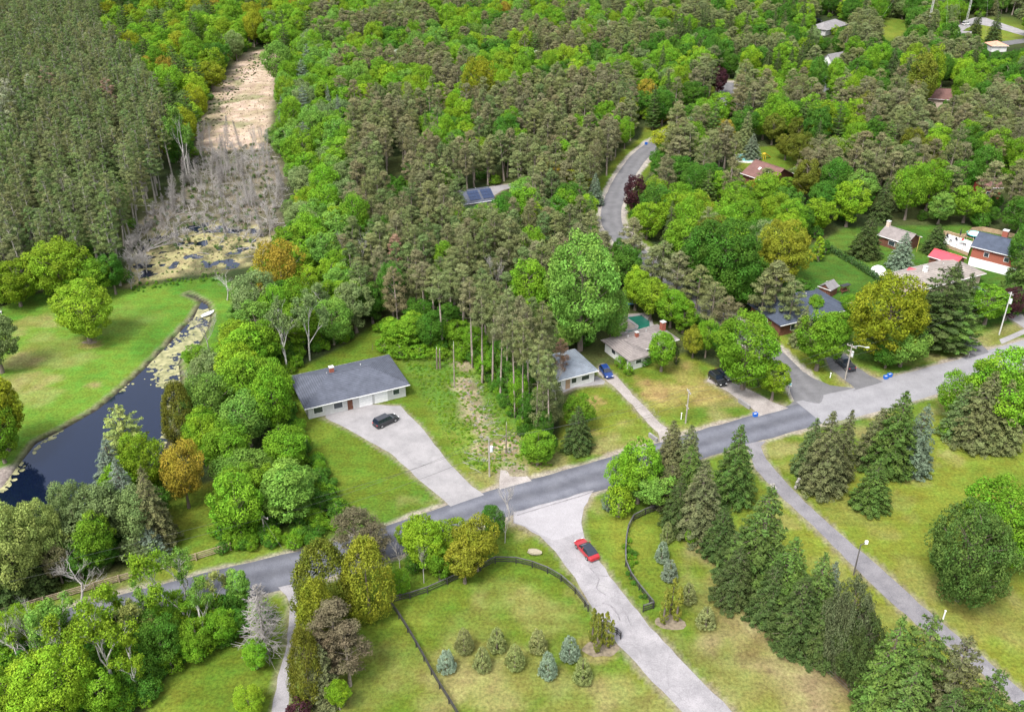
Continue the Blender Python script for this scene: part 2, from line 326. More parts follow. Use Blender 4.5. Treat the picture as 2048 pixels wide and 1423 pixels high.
# gravelly road edges, tan dust at the verge
dr = np.minimum(np_segdist(gx, gy, ROAD) - 3.6, np_segdist(gx, gy, ROAD2) - 4.1)
C = mixc(C, LUSH, sstep(6.5 - dr + wob, -1, 1) * (dr > -5) * .8)
C = mixc(C, DRY, sstep(5.0 - dr + (n2 - .5) * 5, -1, 1) * sstep(n3 + (n2 - .5), .40, .6) * .6)
C = mixc(C, lerp3((0.27, .23, .19), (0.38, .335, .29), n2), sstep(.8 - dr + (n2 - .5) * 1.6, -.35, .35) * .85)
ds = np_segdist(gx, gy, SIDE) - 3.3
C = mixc(C, GREEN, sstep(3.2 - ds + wob, -1, 1)); C = mixc(C, (0.36, .33, .29), sstep(.9 - ds + (n2 - .5) * 1.2, -.3, .3))
for P in HARD:
    d = np_sdf(gx, gy, P); C = mixc(C, (0.26, .225, .17), sstep(d + .45 + (n2 - .5) * 1.2, -.3, .3) * .75)
# marsh, brush land and tan meadow
C = mixc(C, lerp3((0.085, .085, .045), (0.19, .165, .12), sstep(n4 * .5 + n1 * .5, .3, .7)), reg(BRUSH, 3, 1.5))
C = mixc(C, TAN, reg(MEADOW, 2.5, 1.4))
C = mixc(C, (0.16, .18, .07), reg(MEADOW, 2.5, 1.4) * sstep(fbm(gx, gy, 12, 31, 4), .52, .64) * .7)
WATERM = np.maximum(np_sdf(gx, gy, POND), -1e9); d_p = np_sdf(gx, gy, POND)
d_m = np_sdf(gx, gy, MARSH)
C = mixc(C, lerp3((0.10, .10, .05), (0.32, .29, .14), sstep(n4 * .6 + n1 * .4, .35, .62)), reg(MARSH, 1.5, .8))
C = mixc(C, (0.045, .040, .030), sstep(d_p, -.25, .1)); C = mixc(C, (0.22, .19, .13), sstep(d_p, -1.1, -.4) * (1 - sstep(d_p, -.3, 0)) * .7)
BEACH = GP([(-60, 960), (0, 935), (28, 928), (20, 950), (0, 985), (-60, 1010)])
C = mixc(C, (0.30, .26, .23), reg(BEACH, .6, .3))
# height: level ground, ponds cut into it
gz = -1.5 * sstep(d_p, -0.9, 3.0)
pit = sstep(fbm(gx, gy, 2.8, 41, 4), .55, .64) * sstep(d_m, 0, 2)
gz = gz - 0.30 * pit * (d_p < -3) - .04 * sstep(d_m, -1, 1)
lotrough = reg(LOT, 1, 1) + reg(BRUSH, 3, 1.5)
gz = gz + np.clip(lotrough, 0, 1) * (n4 - .5) * .30 * (d_p < -2) * (dr > 1.5)
C = np.clip(C * .80 * (0.92 + 0.16 * vnoise(gx, gy, .9, 77)[:, None]), 0, 1)
nx, ny = len(ax), len(ay)
ii = (np.arange(ny - 1)[:, None] * nx + np.arange(nx - 1)[None, :]).ravel()
gme = fast_mesh('ground', np.stack([gx, gy, gz], 1), [np.stack([ii, ii + 1, ii + nx + 1, ii + nx], 1)], [])
ca = gme.color_attributes.new('gcol', 'FLOAT_COLOR', 'POINT')
ca.data.foreach_set('color', np.concatenate([C, grass_m[:, None]], 1).astype(np.float32).ravel())
gme.polygons.foreach_set('use_smooth', [True] * len(gme.polygons))
m, n = newmat('ground_cover')
o_ = N(n, 'ShaderNodeOutputMaterial'); b_ = N(n, 'ShaderNodeBsdfPrincipled'); b_.inputs['Roughness'].default_value = .95; b_.inputs['Specular IOR Level'].default_value = .1
va = N(n, 'ShaderNodeAttribute', attribute_name='gcol'); geo = N(n, 'ShaderNodeNewGeometry')
na = N(n, 'ShaderNodeTexNoise'); na.inputs['Scale'].default_value = 2.2; na.inputs['Detail'].default_value = 8; na.inputs['Roughness'].default_value = .7
mpg = N(n, 'ShaderNodeMapping'); mpg.inputs['Rotation'].default_value = (0, 0, R(-28)); mpg.inputs['Scale'].default_value = (.05, .85, 1)
ns = N(n, 'ShaderNodeTexNoise'); ns.inputs['Scale'].default_value = 1.0; ns.inputs['Detail'].default_value = 3
nl = N(n, 'ShaderNodeTexNoise'); nl.inputs['Scale'].default_value = .33; nl.inputs['Detail'].default_value = 9; nl.inputs['Roughness'].default_value = .72
def mr_(a, b, c=.3, d=.7):
    q = N(n, 'ShaderNodeMapRange'); q.inputs['From Min'].default_value = c; q.inputs['From Max'].default_value = d; q.inputs['To Min'].default_value = a; q.inputs['To Max'].default_value = b; return q
mra, mrs, mrl = mr_(.52, 1.48), mr_(-.11, .11), mr_(.78, 1.22)
ms = N(n, 'ShaderNodeMath', operation='MULTIPLY_ADD'); ms.inputs[2].default_value = 1
mm = N(n, 'ShaderNodeMath', operation='MULTIPLY'); mm2 = N(n, 'ShaderNodeMath', operation='MULTIPLY'); vm = N(n, 'ShaderNodeVectorMath', operation='SCALE')
hu = N(n, 'ShaderNodeHueSaturation'); mh = mr_(.470, .520, .35, .65)
bm_ = N(n, 'ShaderNodeBump'); bm_.inputs['Strength'].default_value = .8; bm_.inputs['Distance'].default_value = .15
L = n.links.new
L(geo.outputs['Position'], na.inputs[0]); L(geo.outputs['Position'], nl.inputs[0]); L(geo.outputs['Position'], mpg.inputs[0]); L(mpg.outputs[0], ns.inputs[0])
L(na.outputs[0], mra.inputs[0]); L(ns.outputs[0], mrs.inputs[0]); L(nl.outputs[0], mrl.inputs[0]); L(nl.outputs[0], mh.inputs[0])
L(mrs.outputs[0], ms.inputs[0]); L(va.outputs['Alpha'], ms.inputs[1]); L(mra.outputs[0], mm.inputs[0]); L(ms.outputs[0], mm.inputs[1]); L(mm.outputs[0], mm2.inputs[0]); L(mrl.outputs[0], mm2.inputs[1])
L(va.outputs['Color'], hu.inputs['Color']); L(mh.outputs[0], hu.inputs['Hue']); L(hu.outputs[0], vm.inputs[0]); L(mm2.outputs[0], vm.inputs['Scale']); L(vm.outputs[0], b_.inputs['Base Color'])
L(na.outputs[0], bm_.inputs['Height']); L(bm_.outputs[0], b_.inputs['Normal']); L(b_.outputs[0], o_.inputs[0])
gme.materials.append(m)
tag(link(bpy.data.objects.new('ground', gme)), kind='structure')

# water
m, n = newmat('pond_water'); o_ = N(n, 'ShaderNodeOutputMaterial'); b_ = N(n, 'ShaderNodeBsdfPrincipled')
b_.inputs['Base Color'].default_value = (0.003, 0.006, 0.018, 1); b_.inputs['Roughness'].default_value = .06; b_.inputs['Specular IOR Level'].default_value = .5; b_.inputs['IOR'].default_value = 1.6; b_.inputs['Specular Tint'].default_value = (.45, .62, 1, 1)
nb = N(n, 'ShaderNodeTexNoise'); nb.inputs['Scale'].default_value = 1.2; bp = N(n, 'ShaderNodeBump'); bp.inputs['Strength'].default_value = .05; bp.inputs['Distance'].default_value = .05
tc = N(n, 'ShaderNodeTexCoord'); n.links.new(tc.outputs['Object'], nb.inputs[0]); n.links.new(nb.outputs[0], bp.inputs['Height']); n.links.new(bp.outputs[0], b_.inputs['Normal']); n.links.new(b_.outputs[0], o_.inputs[0])
WATER = m
a, b = G(-260, 1100), G(560, 440)
def sheet(name, poly, z, m, kind='structure'):
    mb = MB(); mb.add([(x, y, z) for x, y in poly], [tuple(range(len(poly)))])
    o = mb.build(name, m); tag(o, kind=kind); return o
pw = [(x, y) for x, y in POND]
cxw = [p[0] for p in pw]; cyw = [p[1] for p in pw]
sheet('pond_water', [(min(cxw) - 3, min(cyw) - 3), (max(cxw) + 3, min(cyw) - 3), (max(cxw) + 3, max(cyw) + 3), (min(cxw) - 3, max(cyw) + 3)], -.42, WATER)
cxw = [p[0] for p in MARSH]; cyw = [p[1] for p in MARSH]
sheet('marsh_water', [(min(cxw), max(max(p[1] for p in pw) + 3.05, min(cyw))), (max(cxw), max(max(p[1] for p in pw) + 3.05, min(cyw))), (max(cxw), max(cyw)), (min(cxw), max(cyw))], -.17, WATER)

# roads -------------------------------------------------------------
def ribbon(name, line, hw, z, m, wig=0.12, seed=0):
    V = []; F = []; n_ = len(line); K = 6
    for i, (x, y) in enumerate(line):
        x0, y0 = line[max(i - 1, 0)]; x1, y1 = line[min(i + 1, n_ - 1)]
        t = Vector((x1 - x0, y1 - y0)).normalized(); nn = Vector((-t.y, t.x))
        rr = random.Random(seed * 1000 + i)
        for k in range(K + 1):
            w = (k / K * 2 - 1) * hw
            if k in (0, K): w += rr.uniform(-wig, wig)
            V.append((x + nn.x * w, y + nn.y * w, z + (1 - (k / K * 2 - 1) ** 2) * .05))
    for i in range(n_ - 1):
        for k in range(K): q = i * (K + 1) + k; F.append((q, q + 1, q + K + 2, q + K + 1))
    me = bpy.data.meshes.new(name); me.from_pydata(V, [], F); me.materials.append(m)
    at = me.attributes.new('across', 'FLOAT', 'POINT'); at.data.foreach_set('value', [(i % (K + 1)) / K * 2 - 1 for i in range(len(V))])
    if sum(p.normal.z for p in me.polygons) < 0: me.flip_normals()
    return tag(link(bpy.data.objects.new(name, me)), kind='structure')
def asphalt(name, c0, c1, track=0.18, crack=0.0, grain=.15):
    m, n = newmat(name); o = N(n, 'ShaderNodeOutputMaterial'); b = N(n, 'ShaderNodeBsdfPrincipled'); b.inputs['Roughness'].default_value = .85; b.inputs['Specular IOR Level'].default_value = .25
    g = N(n, 'ShaderNodeNewGeometry'); a = N(n, 'ShaderNodeTexNoise'); a.inputs['Scale'].default_value = .35; a.inputs['Detail'].default_value = 8; a.inputs['Roughness'].default_value = .65
    cr = N(n, 'ShaderNodeValToRGB'); cr.color_ramp.elements[0].position = .35; cr.color_ramp.elements[1].position = .65
    c0 = [v * .82 for v in c0]; c1 = [v * .82 for v in c1]; cr.color_ramp.elements[0].color = (*c0, 1); cr.color_ramp.elements[1].color = (*c1, 1)
    f = N(n, 'ShaderNodeTexNoise'); f.inputs['Scale'].default_value = 9; f.inputs['Detail'].default_value = 4
    mr = N(n, 'ShaderNodeMapRange'); mr.inputs['From Min'].default_value = .3; mr.inputs['From Max'].default_value = .7; mr.inputs['To Min'].default_value = 1 - grain; mr.inputs['To Max'].default_value = 1 + grain
    at = N(n, 'ShaderNodeAttribute', attribute_name='across')
    s1 = N(n, 'ShaderNodeMath', operation='MULTIPLY'); s1.inputs[1].default_value = math.pi * 2.0
    s2 = N(n, 'ShaderNodeMath', operation='COSINE'); s3 = N(n, 'ShaderNodeMath', operation='MULTIPLY_ADD'); s3.inputs[1].default_value = -track; s3.inputs[2].default_value = 1
    mu = N(n, 'ShaderNodeMath', operation='MULTIPLY'); sc = N(n, 'ShaderNodeVectorMath', operation='SCALE')
    L = n.links.new; L(g.outputs['Position'], a.inputs[0]); L(g.outputs['Position'], f.inputs[0]); L(a.outputs[0], cr.inputs[0]); L(f.outputs[0], mr.inputs[0])
    L(at.outputs['Fac'], s1.inputs[0]); L(s1.outputs[0], s2.inputs[0]); L(s2.outputs[0], s3.inputs[0]); L(s3.outputs[0], mu.inputs[0]); L(mr.outputs[0], mu.inputs[1])
    last = mu
    if crack:
        v = N(n, 'ShaderNodeTexVoronoi', feature='DISTANCE_TO_EDGE'); v.inputs['Scale'].default_value = .28
        wn = N(n, 'ShaderNodeTexNoise'); wn.inputs['Scale'].default_value = .8; ad = N(n, 'ShaderNodeVectorMath', operation='ADD')
        L(g.outputs['Position'], wn.inputs[0]); L(g.outputs['Position'], ad.inputs[0]); L(wn.outputs['Color'], ad.inputs[1]); L(ad.outputs[0], v.inputs[0])
        cm = N(n, 'ShaderNodeMapRange'); cm.inputs['From Max'].default_value = .018; cm.inputs['To Min'].default_value = 1 - crack; cm.inputs['To Max'].default_value = 1
        L(v.outputs['Distance'], cm.inputs[0]); m2 = N(n, 'ShaderNodeMath', operation='MULTIPLY'); L(mu.outputs[0], m2.inputs[0]); L(cm.outputs[0], m2.inputs[1]); last = m2
    L(cr.outputs[0], sc.inputs[0]); L(last.outputs[0], sc.inputs['Scale']); L(sc.outputs[0], b.inputs['Base Color']); L(b.outputs[0], o.inputs[0])
    return m
A_DARK = asphalt('asphalt_dark', (0.108, .112, .136), (0.150, .154, .180), .17)
A_LIGHT = asphalt('asphalt_old_pale', (0.24, .235, .25), (0.29, .285, .30), .04, .07)
A_SIDE = asphalt('asphalt_side_road', (0.140, .138, .146), (0.185, .182, .19), .07, .12)
A_DRIVE = asphalt('drive_weathered', (0.235, .225, .235), (0.345, .328, .34), 0, .14, .2)
A_APRON = asphalt('apron_chipped_grey', (0.315, .30, .315), (0.37, .355, .37), 0, .05)
A_LANE = asphalt('lane_asphalt', (0.17, .163, .178), (0.25, .24, .255), 0, .16, .22)
A_GRAVEL = asphalt('gravel_pale', (0.27, .24, .225), (0.40, .365, .345), 0, 0, .3)
A_CONC = asphalt('concrete_drive', (0.25, .24, .245), (0.335, .32, .325), 0, .06)
SHOULD = mat('gravel_shoulder', (0.32, .285, .255), .95, .22, 1.5, .03)
ribbon('road', ROAD, 3.6, .012, A_DARK, seed=1)
ribbon('road_pale', ROAD2, 4.1, .020, A_LIGHT, seed=2)
ribbon('side_road', SIDE, 2.75, .006, A_SIDE, seed=3)
ribbon('far_lane', FAR1, 2.3, .008, A_SIDE, seed=4)
def polysheet(name, P, z, m, wig=.12, seed=0):
    r = random.Random(seed); Q = []
    for (x0, y0), (x1, y1) in zip(P, P[1:] + P[:1]):
        k = max(1, int(math.hypot(x1 - x0, y1 - y0) / 1.5))
        for j in range(k): t = j / k; Q.append((x0 + (x1 - x0) * t + r.uniform(-wig, wig), y0 + (y1 - y0) * t + r.uniform(-wig, wig)))
    bm = bmesh.new(); vs = [bm.verts.new((x, y, z)) for x, y in Q]; f = bm.faces.new(vs); f.normal_update()
    if f.normal.z < 0: f.normal_flip()
    bmesh.ops.triangulate(bm, faces=[f]); me = bpy.data.meshes.new(name); bm.to_mesh(me); bm.free(); me.materials.append(m)
    return tag(link(bpy.data.objects.new(name, me)), kind='structure')
polysheet('driveway', DRV_A, .030, A_DRIVE, seed=1)
polysheet('driveway_apron', GP([(1028, 1026), (1186, 981), (1168, 1015), (1162, 1045), (1166, 1062), (1108, 1081), (1085, 1071), (1052, 1052), (1028, 1044)]), .036, A_APRON, .08, seed=2)
polysheet('driveway_patch', GP([(1190, 1168), (1214, 1160), (1228, 1176), (1206, 1186)]), .034, asphalt('drive_patch', (.27, .26, .27), (.34, .325, .33), 0, .3), .1, 5)
SEAL = mat('crack_sealant', (.19, .18, .19), .7, .2, 2)
for k_, pts_ in enumerate(([(1180, 1135), (1198, 1158), (1192, 1175), (1212, 1190)], [(1222, 1212), (1236, 1228), (1248, 1222), (1262, 1250)], [(1205, 1205), (1228, 1215), (1240, 1240)], [(1195, 1150), (1215, 1152)])): ribbon('crack_seal', smooth_line(GP(pts_), .6), .07, .045, SEAL, .06, 50 + k_)
ribbon('apron_joint', smooth_line(GP([(1034, 1030), (1090, 1013), (1150, 995), (1186, 983)]), .8), .10, .041, SEAL, .09, 71)
polysheet('driveway', DRV_B, .026, A_LANE, seed=3)
polysheet('driveway', DRV_C, .026, A_DRIVE, seed=4)
polysheet('driveway', DRV_D, .026, A_GRAVEL, .2, seed=5)
polysheet('driveway', DRV_E, .028, A_GRAVEL, .2, seed=6)
polysheet('driveway', DRV_F, .034, A_SIDE, seed=7)
polysheet('driveway', DRV_G, .034, A_SIDE, seed=8)
polysheet('driveway', DRV_H, .026, A_CONC, seed=9)
polysheet('gravel_pad', PAD, .022, A_GRAVEL, .35, seed=10)
polysheet('driveway', HDRV, .026, A_CONC, .1, seed=11)
polysheet('driveway', SOLD, .026, A_CONC, .3, seed=12)
polysheet('driveway', GP([(1900, 62), (1920, 44), (1960, 32), (2050, 62), (2120, 80), (2120, 92), (2048, 72), (1985, 54), (1950, 48), (1925, 62)]), .026, A_CONC, .2, seed=16)
polysheet('driveway', GP([(1925, 90), (2000, 84), (2060, 76), (2120, 72), (2120, 80), (2060, 84), (1995, 94)]), .028, A_SIDE, .2, seed=17)
polysheet('path', WALKD, .030, A_CONC, .05, seed=13)
polysheet('pavement', GP([(1999, 679), (2048, 658), (2120, 628), (2124, 636), (2048, 668), (2003, 688)]), .05, A_CONC, .04, seed=14)
polysheet('junction', GP([(1556, 724), (1575, 770), (1588, 802), (1570, 815), (1540, 826), (1620, 845), (1660, 815), (1722, 790), (1712, 776), (1660, 770), (1625, 755), (1598, 738), (1570, 712)]), .016, A_SIDE, .06, seed=15)

# ================================================================== TREE SHAPES
def leaf_quads(P, Nrm, size, asp, r):
    n = len(P); rv = r.normal(size=(n, 3)); t = np.cross(Nrm, rv); t /= np.linalg.norm(t, axis=1)[:, None] + 1e-9
    b = np.cross(Nrm, t); s = (size * r.uniform(.7, 1.3, n))[:, None]; a = asp
    V = np.stack([P - t * s, P - b * s * a, P + t * s, P + b * s * a], 1).reshape(-1, 3)
    return V, np.arange(n * 4).reshape(-1, 4)
def unit(v): return v / (np.linalg.norm(v, axis=-1, keepdims=True) + 1e-9)
def clump_leaves(cc, cr, n_per, r, flat=1.0, up=.25, center=None, shell=(.65, 1.08)):
    """points and normals on fuzzy shells round clump centres"""
    k = len(cc); cnt = np.maximum(4, (n_per * (cr / cr.mean()) ** 2).astype(int)); idx = np.repeat(np.arange(k), cnt); n = len(idx)
    d = unit(r.normal(size=(n, 3)))
    if center is not None:
        o = unit(cc[idx] - center); flip = (d * o).sum(1) < -.25; d[flip] *= -1
    rad = cr[idx] * r.uniform(shell[0], shell[1], n)
    P = cc[idx] + d * rad[:, None] * np.array([1, 1, flat])
    nn = unit(d * np.array([1, 1, 1 / max(flat, .3)]) + r.normal(size=(n, 3)) * .55 + np.array([0, 0, up]))
    return P, nn, idx
class Tree: pass
TREES = {}
def make_tree(kind, trunk, bark, P, Nn, idx, size, asp, foliage, r, H, Wd, nclump):
    t = Tree(); t.H = H; t.W = Wd
    tv = np.array([tuple(v) for v in trunk.v]) if trunk.v else np.zeros((0, 3)); tf = trunk.f
    t.trunk = trunk.mesh(kind + '_trunk', bark, smooth=True)
    if P is not None and len(P):
        V, F = leaf_quads(P, Nn, size, asp, r)
        lv = np.repeat(r.random(len(P)), 4); cv = np.repeat(r.random(nclump)[idx], 4); lv = np.clip(lv * .65 + np.repeat(r.random(nclump)[idx], 4) * .35, 0, 1)
        t.crown = fast_mesh(kind + '_crown', V, [F], [foliage], attrs={'lv': lv, 'cv': cv})
        q = [np.array([f for f in tf if len(f) == k]).reshape(-1, k) for k in (3, 4, 5, 6, 7, 8) if any(len(f) == k for f in tf)]
        fi = q + [F + len(tv)]; nt_ = sum(len(x) for x in q)
        mi = np.concatenate([np.zeros(nt_), np.ones(len(F))])
        z = np.zeros(len(tv))
        t.full = fast_mesh(kind, np.concatenate([tv, V]), fi, [bark, foliage], mi, {'lv': np.concatenate([z, lv]), 'cv': np.concatenate([z, cv])})
    else: t.crown = None; t.full = t.trunk
    TREES.setdefault(kind, []).append(t); return t
def limbs(mb, targets, z0, rr, r0, H, n=4, sag=.0):
    for c in targets:
        c = Vector(c); a = Vector((0, 0, max(z0, c.z - Vector((c.x, c.y)).length * .75)))
        m = a.lerp(c, .5) + Vector((rr.uniform(-.2, .2), rr.uniform(-.2, .2), sag))
        mb.tube([a, m, c], [r0, r0 * .6, r0 * .25], 4, cap=False)
def trunk_mb(H, r0, rr, lean=.3, n=7, top=.95):
    mb = MB(); pts = []; rs = []; x = y = 0
    for k in range(7):
        t = k / 6; pts.append((x, y, H * top * t)); rs.append(r0 * (1 - t) ** .8 * (1.25 if k == 0 else 1) + .03); x += rr.uniform(-lean, lean) * H / 60; y += rr.uniform(-lean, lean) * H / 60
    mb.tube(pts, rs, n, cap=False); return mb, pts
def gen_leaf(i, kind='leaf', H=12, Wd=9.5, base=.2, nleaf=9500, ls=.18, clr=.145, fol=None, squash=.8, needle=False, k=56, bark=None):
    r = np.random.default_rng(100 + i * 7 + len(kind)); rr = random.Random(i + 50)
    fol = fol or LEAF; c0 = np.array([0, 0, H * (base + 1) / 2]); hz = H * (1 - base) / 2; hw = Wd / 2
    g = (np.arange(k) + .5) / k; ph = np.arccos(1 - 2 * g); th = np.pi * (1 + 5 ** .5) * np.arange(k) + r.uniform(0, 6)
    d = np.stack([np.cos(th) * np.sin(ph), np.sin(th) * np.sin(ph), np.cos(ph)], 1); d = unit(d + r.normal(size=d.shape) * .16)
    lob = 1 + .17 * np.sin(th * 2 + i) * np.sin(ph) + r.uniform(-.17, .10, k)
    shape = np.where(d[:, 2] < 0, .95, 1.0)
    cr = Wd * clr * r.uniform(.7, 1.25, k)
    cc = c0 + d * np.array([hw, hw, hz]) * (lob * .82 * shape)[:, None]
    cc[:, 2] = np.maximum(cc[:, 2], H * base * .75 + cr * .5)
    kin = max(12, k // 4); inner = c0 + unit(r.normal(size=(kin, 3))) * np.array([hw, hw, hz]) * r.uniform(.3, .68, (kin, 1))
    cc = np.concatenate([cc, inner]); cr = np.concatenate([cr, np.full(kin, Wd * clr * 1.25)])
    P, Nn, idx = clump_leaves(cc, cr, nleaf / len(cc), r, squash, .35, c0)
    mb, pts = trunk_mb(H, .26 + H * .008, rr, top=.7); limbs(mb, cc[::4], H * base * .6, rr, .10, H)
    return make_tree(kind, mb, bark or BARK, P, Nn, idx, ls, .62, fol, r, H, Wd, len(cc))
def gen_pine(i, kind='scots', H=15, Wd=6, base=.42, k=46, nleaf=6400, ls=.165, bark=None, power=.65, flat=.68, dens=1.0, clr=.15):
    r = np.random.default_rng(300 + i * 11 + len(kind)); rr = random.Random(i + 90)
    t = np.sort(r.uniform(0, 1, k)) ** .9; th = np.arange(k) * 2.399 + r.uniform(-.5, .5, k)
    prof = np.sin(np.clip(t * .80 + .20, 0, 1) * np.pi) ** power
    rad = Wd / 2 * prof * r.uniform(.35, .95, k); z = H * (base + (1 - base) * t * .96)
    cc = np.stack([np.cos(th) * rad, np.sin(th) * rad, z], 1); cr = Wd * clr * r.uniform(.65, 1.3, k) * (1.1 - .35 * t)
    P, Nn, idx = clump_leaves(cc, cr, nleaf / k, r, flat, .45, None, (.35, 1.1))
    mb, pts = trunk_mb(H, .17 + H * .004, rr, .25); limbs(mb, cc[::2], H * base * .7, rr, .06, H)
    for _ in range(7):                     # dead snags on the bare stem
        z0 = rr.uniform(.25, base) * H; a = rr.uniform(0, 6.28); l = rr.uniform(.5, 1.4); mb.tube([(0, 0, z0), (math.cos(a) * l, math.sin(a) * l, z0 + rr.uniform(-.1, .3))], [.035, .012], 3, cap=False)
    return make_tree(kind, mb, bark or BARKR, P, Nn, idx, ls, .38, NEEDLE, r, H, Wd, k)
def gen_spruce(i, kind='spruce', H=13, Wd=6.4, n=26, nleaf=13000, ls=.165, droop=.34, gap=0.0, base=.02, power=.62, up=0.0, clump=False, foliage=None):
    r = np.random.default_rng(500 + i * 13 + len(kind)); rr = random.Random(i + 170); Ps = []; Ns = []; Id = []; mb, pts = trunk_mb(H, .16 + H * .008, rr, .1, top=.97); bi = 0; tips = []
    boughs = []
    for w in range(n):
        t = w / n; z = H * (base + (1 - base) * t); R0 = Wd / 2 * (1 - t) ** power * (1 if t > .08 else .86 + t)
        m = max(4, int(11 - 5 * t)); ph = r.uniform(0, 6)
        for q in range(m):
            L_ = R0 * r.uniform(.78, 1.12) * (1 if r.random() > gap else .6); a = ph + q / m * 6.283 + r.uniform(-.2, .2); boughs.append((z + r.uniform(-.25, .25), a, L_, t))
    tot = sum(b[2] ** 1.6 for b in boughs)
    for z, a, L_, t in boughs:
        c = max(6, int(nleaf * L_ ** 1.6 / tot)); u = r.uniform(.12, 1.0, c) ** .62; wv = (.30 * L_ * (1.15 - u) + .10) * r.uniform(-1, 1, c)
        x = u * L_; zz = z + up * L_ * u ** 2 - droop * L_ * u ** 1.5 + r.uniform(-.16, .10, c) - np.abs(wv) * .25
        ca, sa = math.cos(a), math.sin(a)
        Ps.append(np.stack([x * ca - wv * sa, x * sa + wv * ca, zz], 1))
        o = np.array([ca, sa, 0]); Ns.append(unit(np.array([0, 0, .9]) + o * .55 + r.normal(size=(c, 3)) * .45)); Id.append(np.full(c, bi)); bi += 1
        if L_ > .7: mb.tube([(0, 0, z), (ca * L_ * .8, sa * L_ * .8, z - droop * L_ * .6 + up * L_ * .5)], [.04, .012], 3, cap=False)
    topc = 60; Ps.append(np.stack([r.normal(size=topc) * .12, r.normal(size=topc) * .12, H * r.uniform(.9, 1.0, topc)], 1)); Ns.append(unit(r.normal(size=(topc, 3)) + [0, 0, .5])); Id.append(np.full(topc, 0))
    return make_tree(kind, mb, BARK, np.concatenate(Ps), np.concatenate(Ns), np.concatenate(Id), ls, .42, foliage or NEEDLE, r, H, Wd, bi)
def gen_cedar(i, kind='cedar', H=8, Wd=6.5, k=260, nleaf=15000, ls=.115, base=.0, egg=1.0, cone=False):
    r = np.random.default_rng(700 + i * 17 + len(kind)); rr = random.Random(i + 7); t = r.uniform(.03, .98, k); th = r.uniform(0, 6.283, k)
    prof = (np.clip(t / .22, 0, 1) ** .5) * (1 - t ** (2.2 * egg)) ** .62
    if cone: t = 1 - np.sqrt(1 - t * .97); prof = (np.clip(t / .10, 0, 1) ** .5) * (1 - t) ** .8
    rad = Wd / 2 * prof * (r.uniform(.35, 1, k) ** .5 if cone else r.uniform(.72, .98, k)); cc = np.stack([np.cos(th) * rad, np.sin(th) * rad, H * (base + (1 - base) * t) * .95 + .2], 1)
    cr = Wd * (.06 if cone else .075) * r.uniform(.7, 1.3, k) + .06
    P, Nn, idx = clump_leaves(cc, cr, nleaf / k, r, .9 if cone else 1.5, .15, np.array([0, 0, H * .45]), (.5, 1.1))
    mb, _ = trunk_mb(H, .15, rr, .05, top=.8)
    return make_tree(kind, mb, BARK, P, Nn, idx, ls, .5, NEEDLE, r, H, Wd, k)
def branchy(mb, rr, p, d, L_, rad, depth, tips, spread=.55, kids=3, upb=.15):
    p = Vector(p); d = Vector(d).normalized(); q = p + d * L_ * .5 + Vector((rr.uniform(-1, 1), rr.uniform(-1, 1), 0)) * L_ * .05; e = p + d * L_ + Vector((rr.uniform(-1, 1), rr.uniform(-1, 1), rr.uniform(-.3, .6))) * L_ * .08
    mb.tube([p, q, e], [rad, rad * .8, rad * .55], 5 if rad > .08 else 3, cap=False)
    if depth == 0: tips.append(e); return
    for k in range(kids + (rr.random() < .4)):
        nd = (d + Vector((rr.uniform(-1, 1), rr.uniform(-1, 1), rr.uniform(-.3, .8) + upb)) * spread).normalized()
        s = p.lerp(e, rr.uniform(.45, 1.0)); branchy(mb, rr, s, nd, L_ * rr.uniform(.52, .75), rad * .5, depth - 1, tips, spread, kids, upb)
def gen_bare(i, kind='bare', H=10, Wd=6, bark=None, leaves=0, ls=.16, depth=4, kids=3, trunk=.35, spread=.75, r0=.085):
    rr = random.Random(i * 31 + 5); r = np.random.default_rng(900 + i); mb = MB(); tips = []
    branchy(mb, rr, (0, 0, 0), (rr.uniform(-.08, .08), rr.uniform(-.08, .08), 1), H * trunk, r0, depth, tips, spread, kids, .25)
    V = np.array([tuple(v) for v in mb.v]); s = H / V[:, 2].max(); sw = Wd / 2 / np.percentile(np.hypot(V[:, 0], V[:, 1]), 97)
    mb.v = [(v[0] * sw, v[1] * sw, v[2] * s) for v in mb.v]; P = None; Nn = idx = None; k = 1
    if leaves:
        T = np.array([tuple(t) for t in tips]) * [sw, sw, s]; k = min(len(T), 90); T = T[r.choice(len(T), k, replace=False)]
        P, Nn, idx = clump_leaves(T, r.uniform(.35, .8, k) * Wd / 7, leaves / k, r, .8, .3, None, (.1, 1.1))
    return make_tree(kind, mb, bark or BARKG, P, Nn, idx, ls, .6, LEAF, r, H, Wd, k)
def gen_deadpine(i, kind='deadpine', H=12, Wd=4.5):
    rr = random.Random(i * 3 + 1); mb, _ = trunk_mb(H, .15, rr, .15)
    for w in range(150):
        t = .08 + .90 * w / 150; z = H * t; l = Wd / 2 * (1 - t) ** .6 * rr.uniform(.5, 1.1); a = w * 2.4 + rr.uniform(-.3, .3); e = Vector((math.cos(a) * l, math.sin(a) * l, z + rr.uniform(-.2, .5)))
        mb.tube([(0, 0, z), e], [.035, .012], 3, cap=False)
        for _ in range(9):
            p = Vector((0, 0, z)).lerp(e, rr.uniform(.2, 1)); a2 = a + rr.uniform(-1.1, 1.1); l2 = l * rr.uniform(.2, .5); mb.tube([p, p + Vector((math.cos(a2) * l2, math.sin(a2) * l2, rr.uniform(-.2, .4)))], [.025, .01], 3, cap=False)
    return make_tree(kind, mb, BARKD, None, None, None, .1, .5, LEAF, np.random.default_rng(i), H, Wd, 1)
for i in range(6): gen_leaf(i, Wd=9.5 - (i % 3) * .9, base=.16 + .05 * (i % 2))
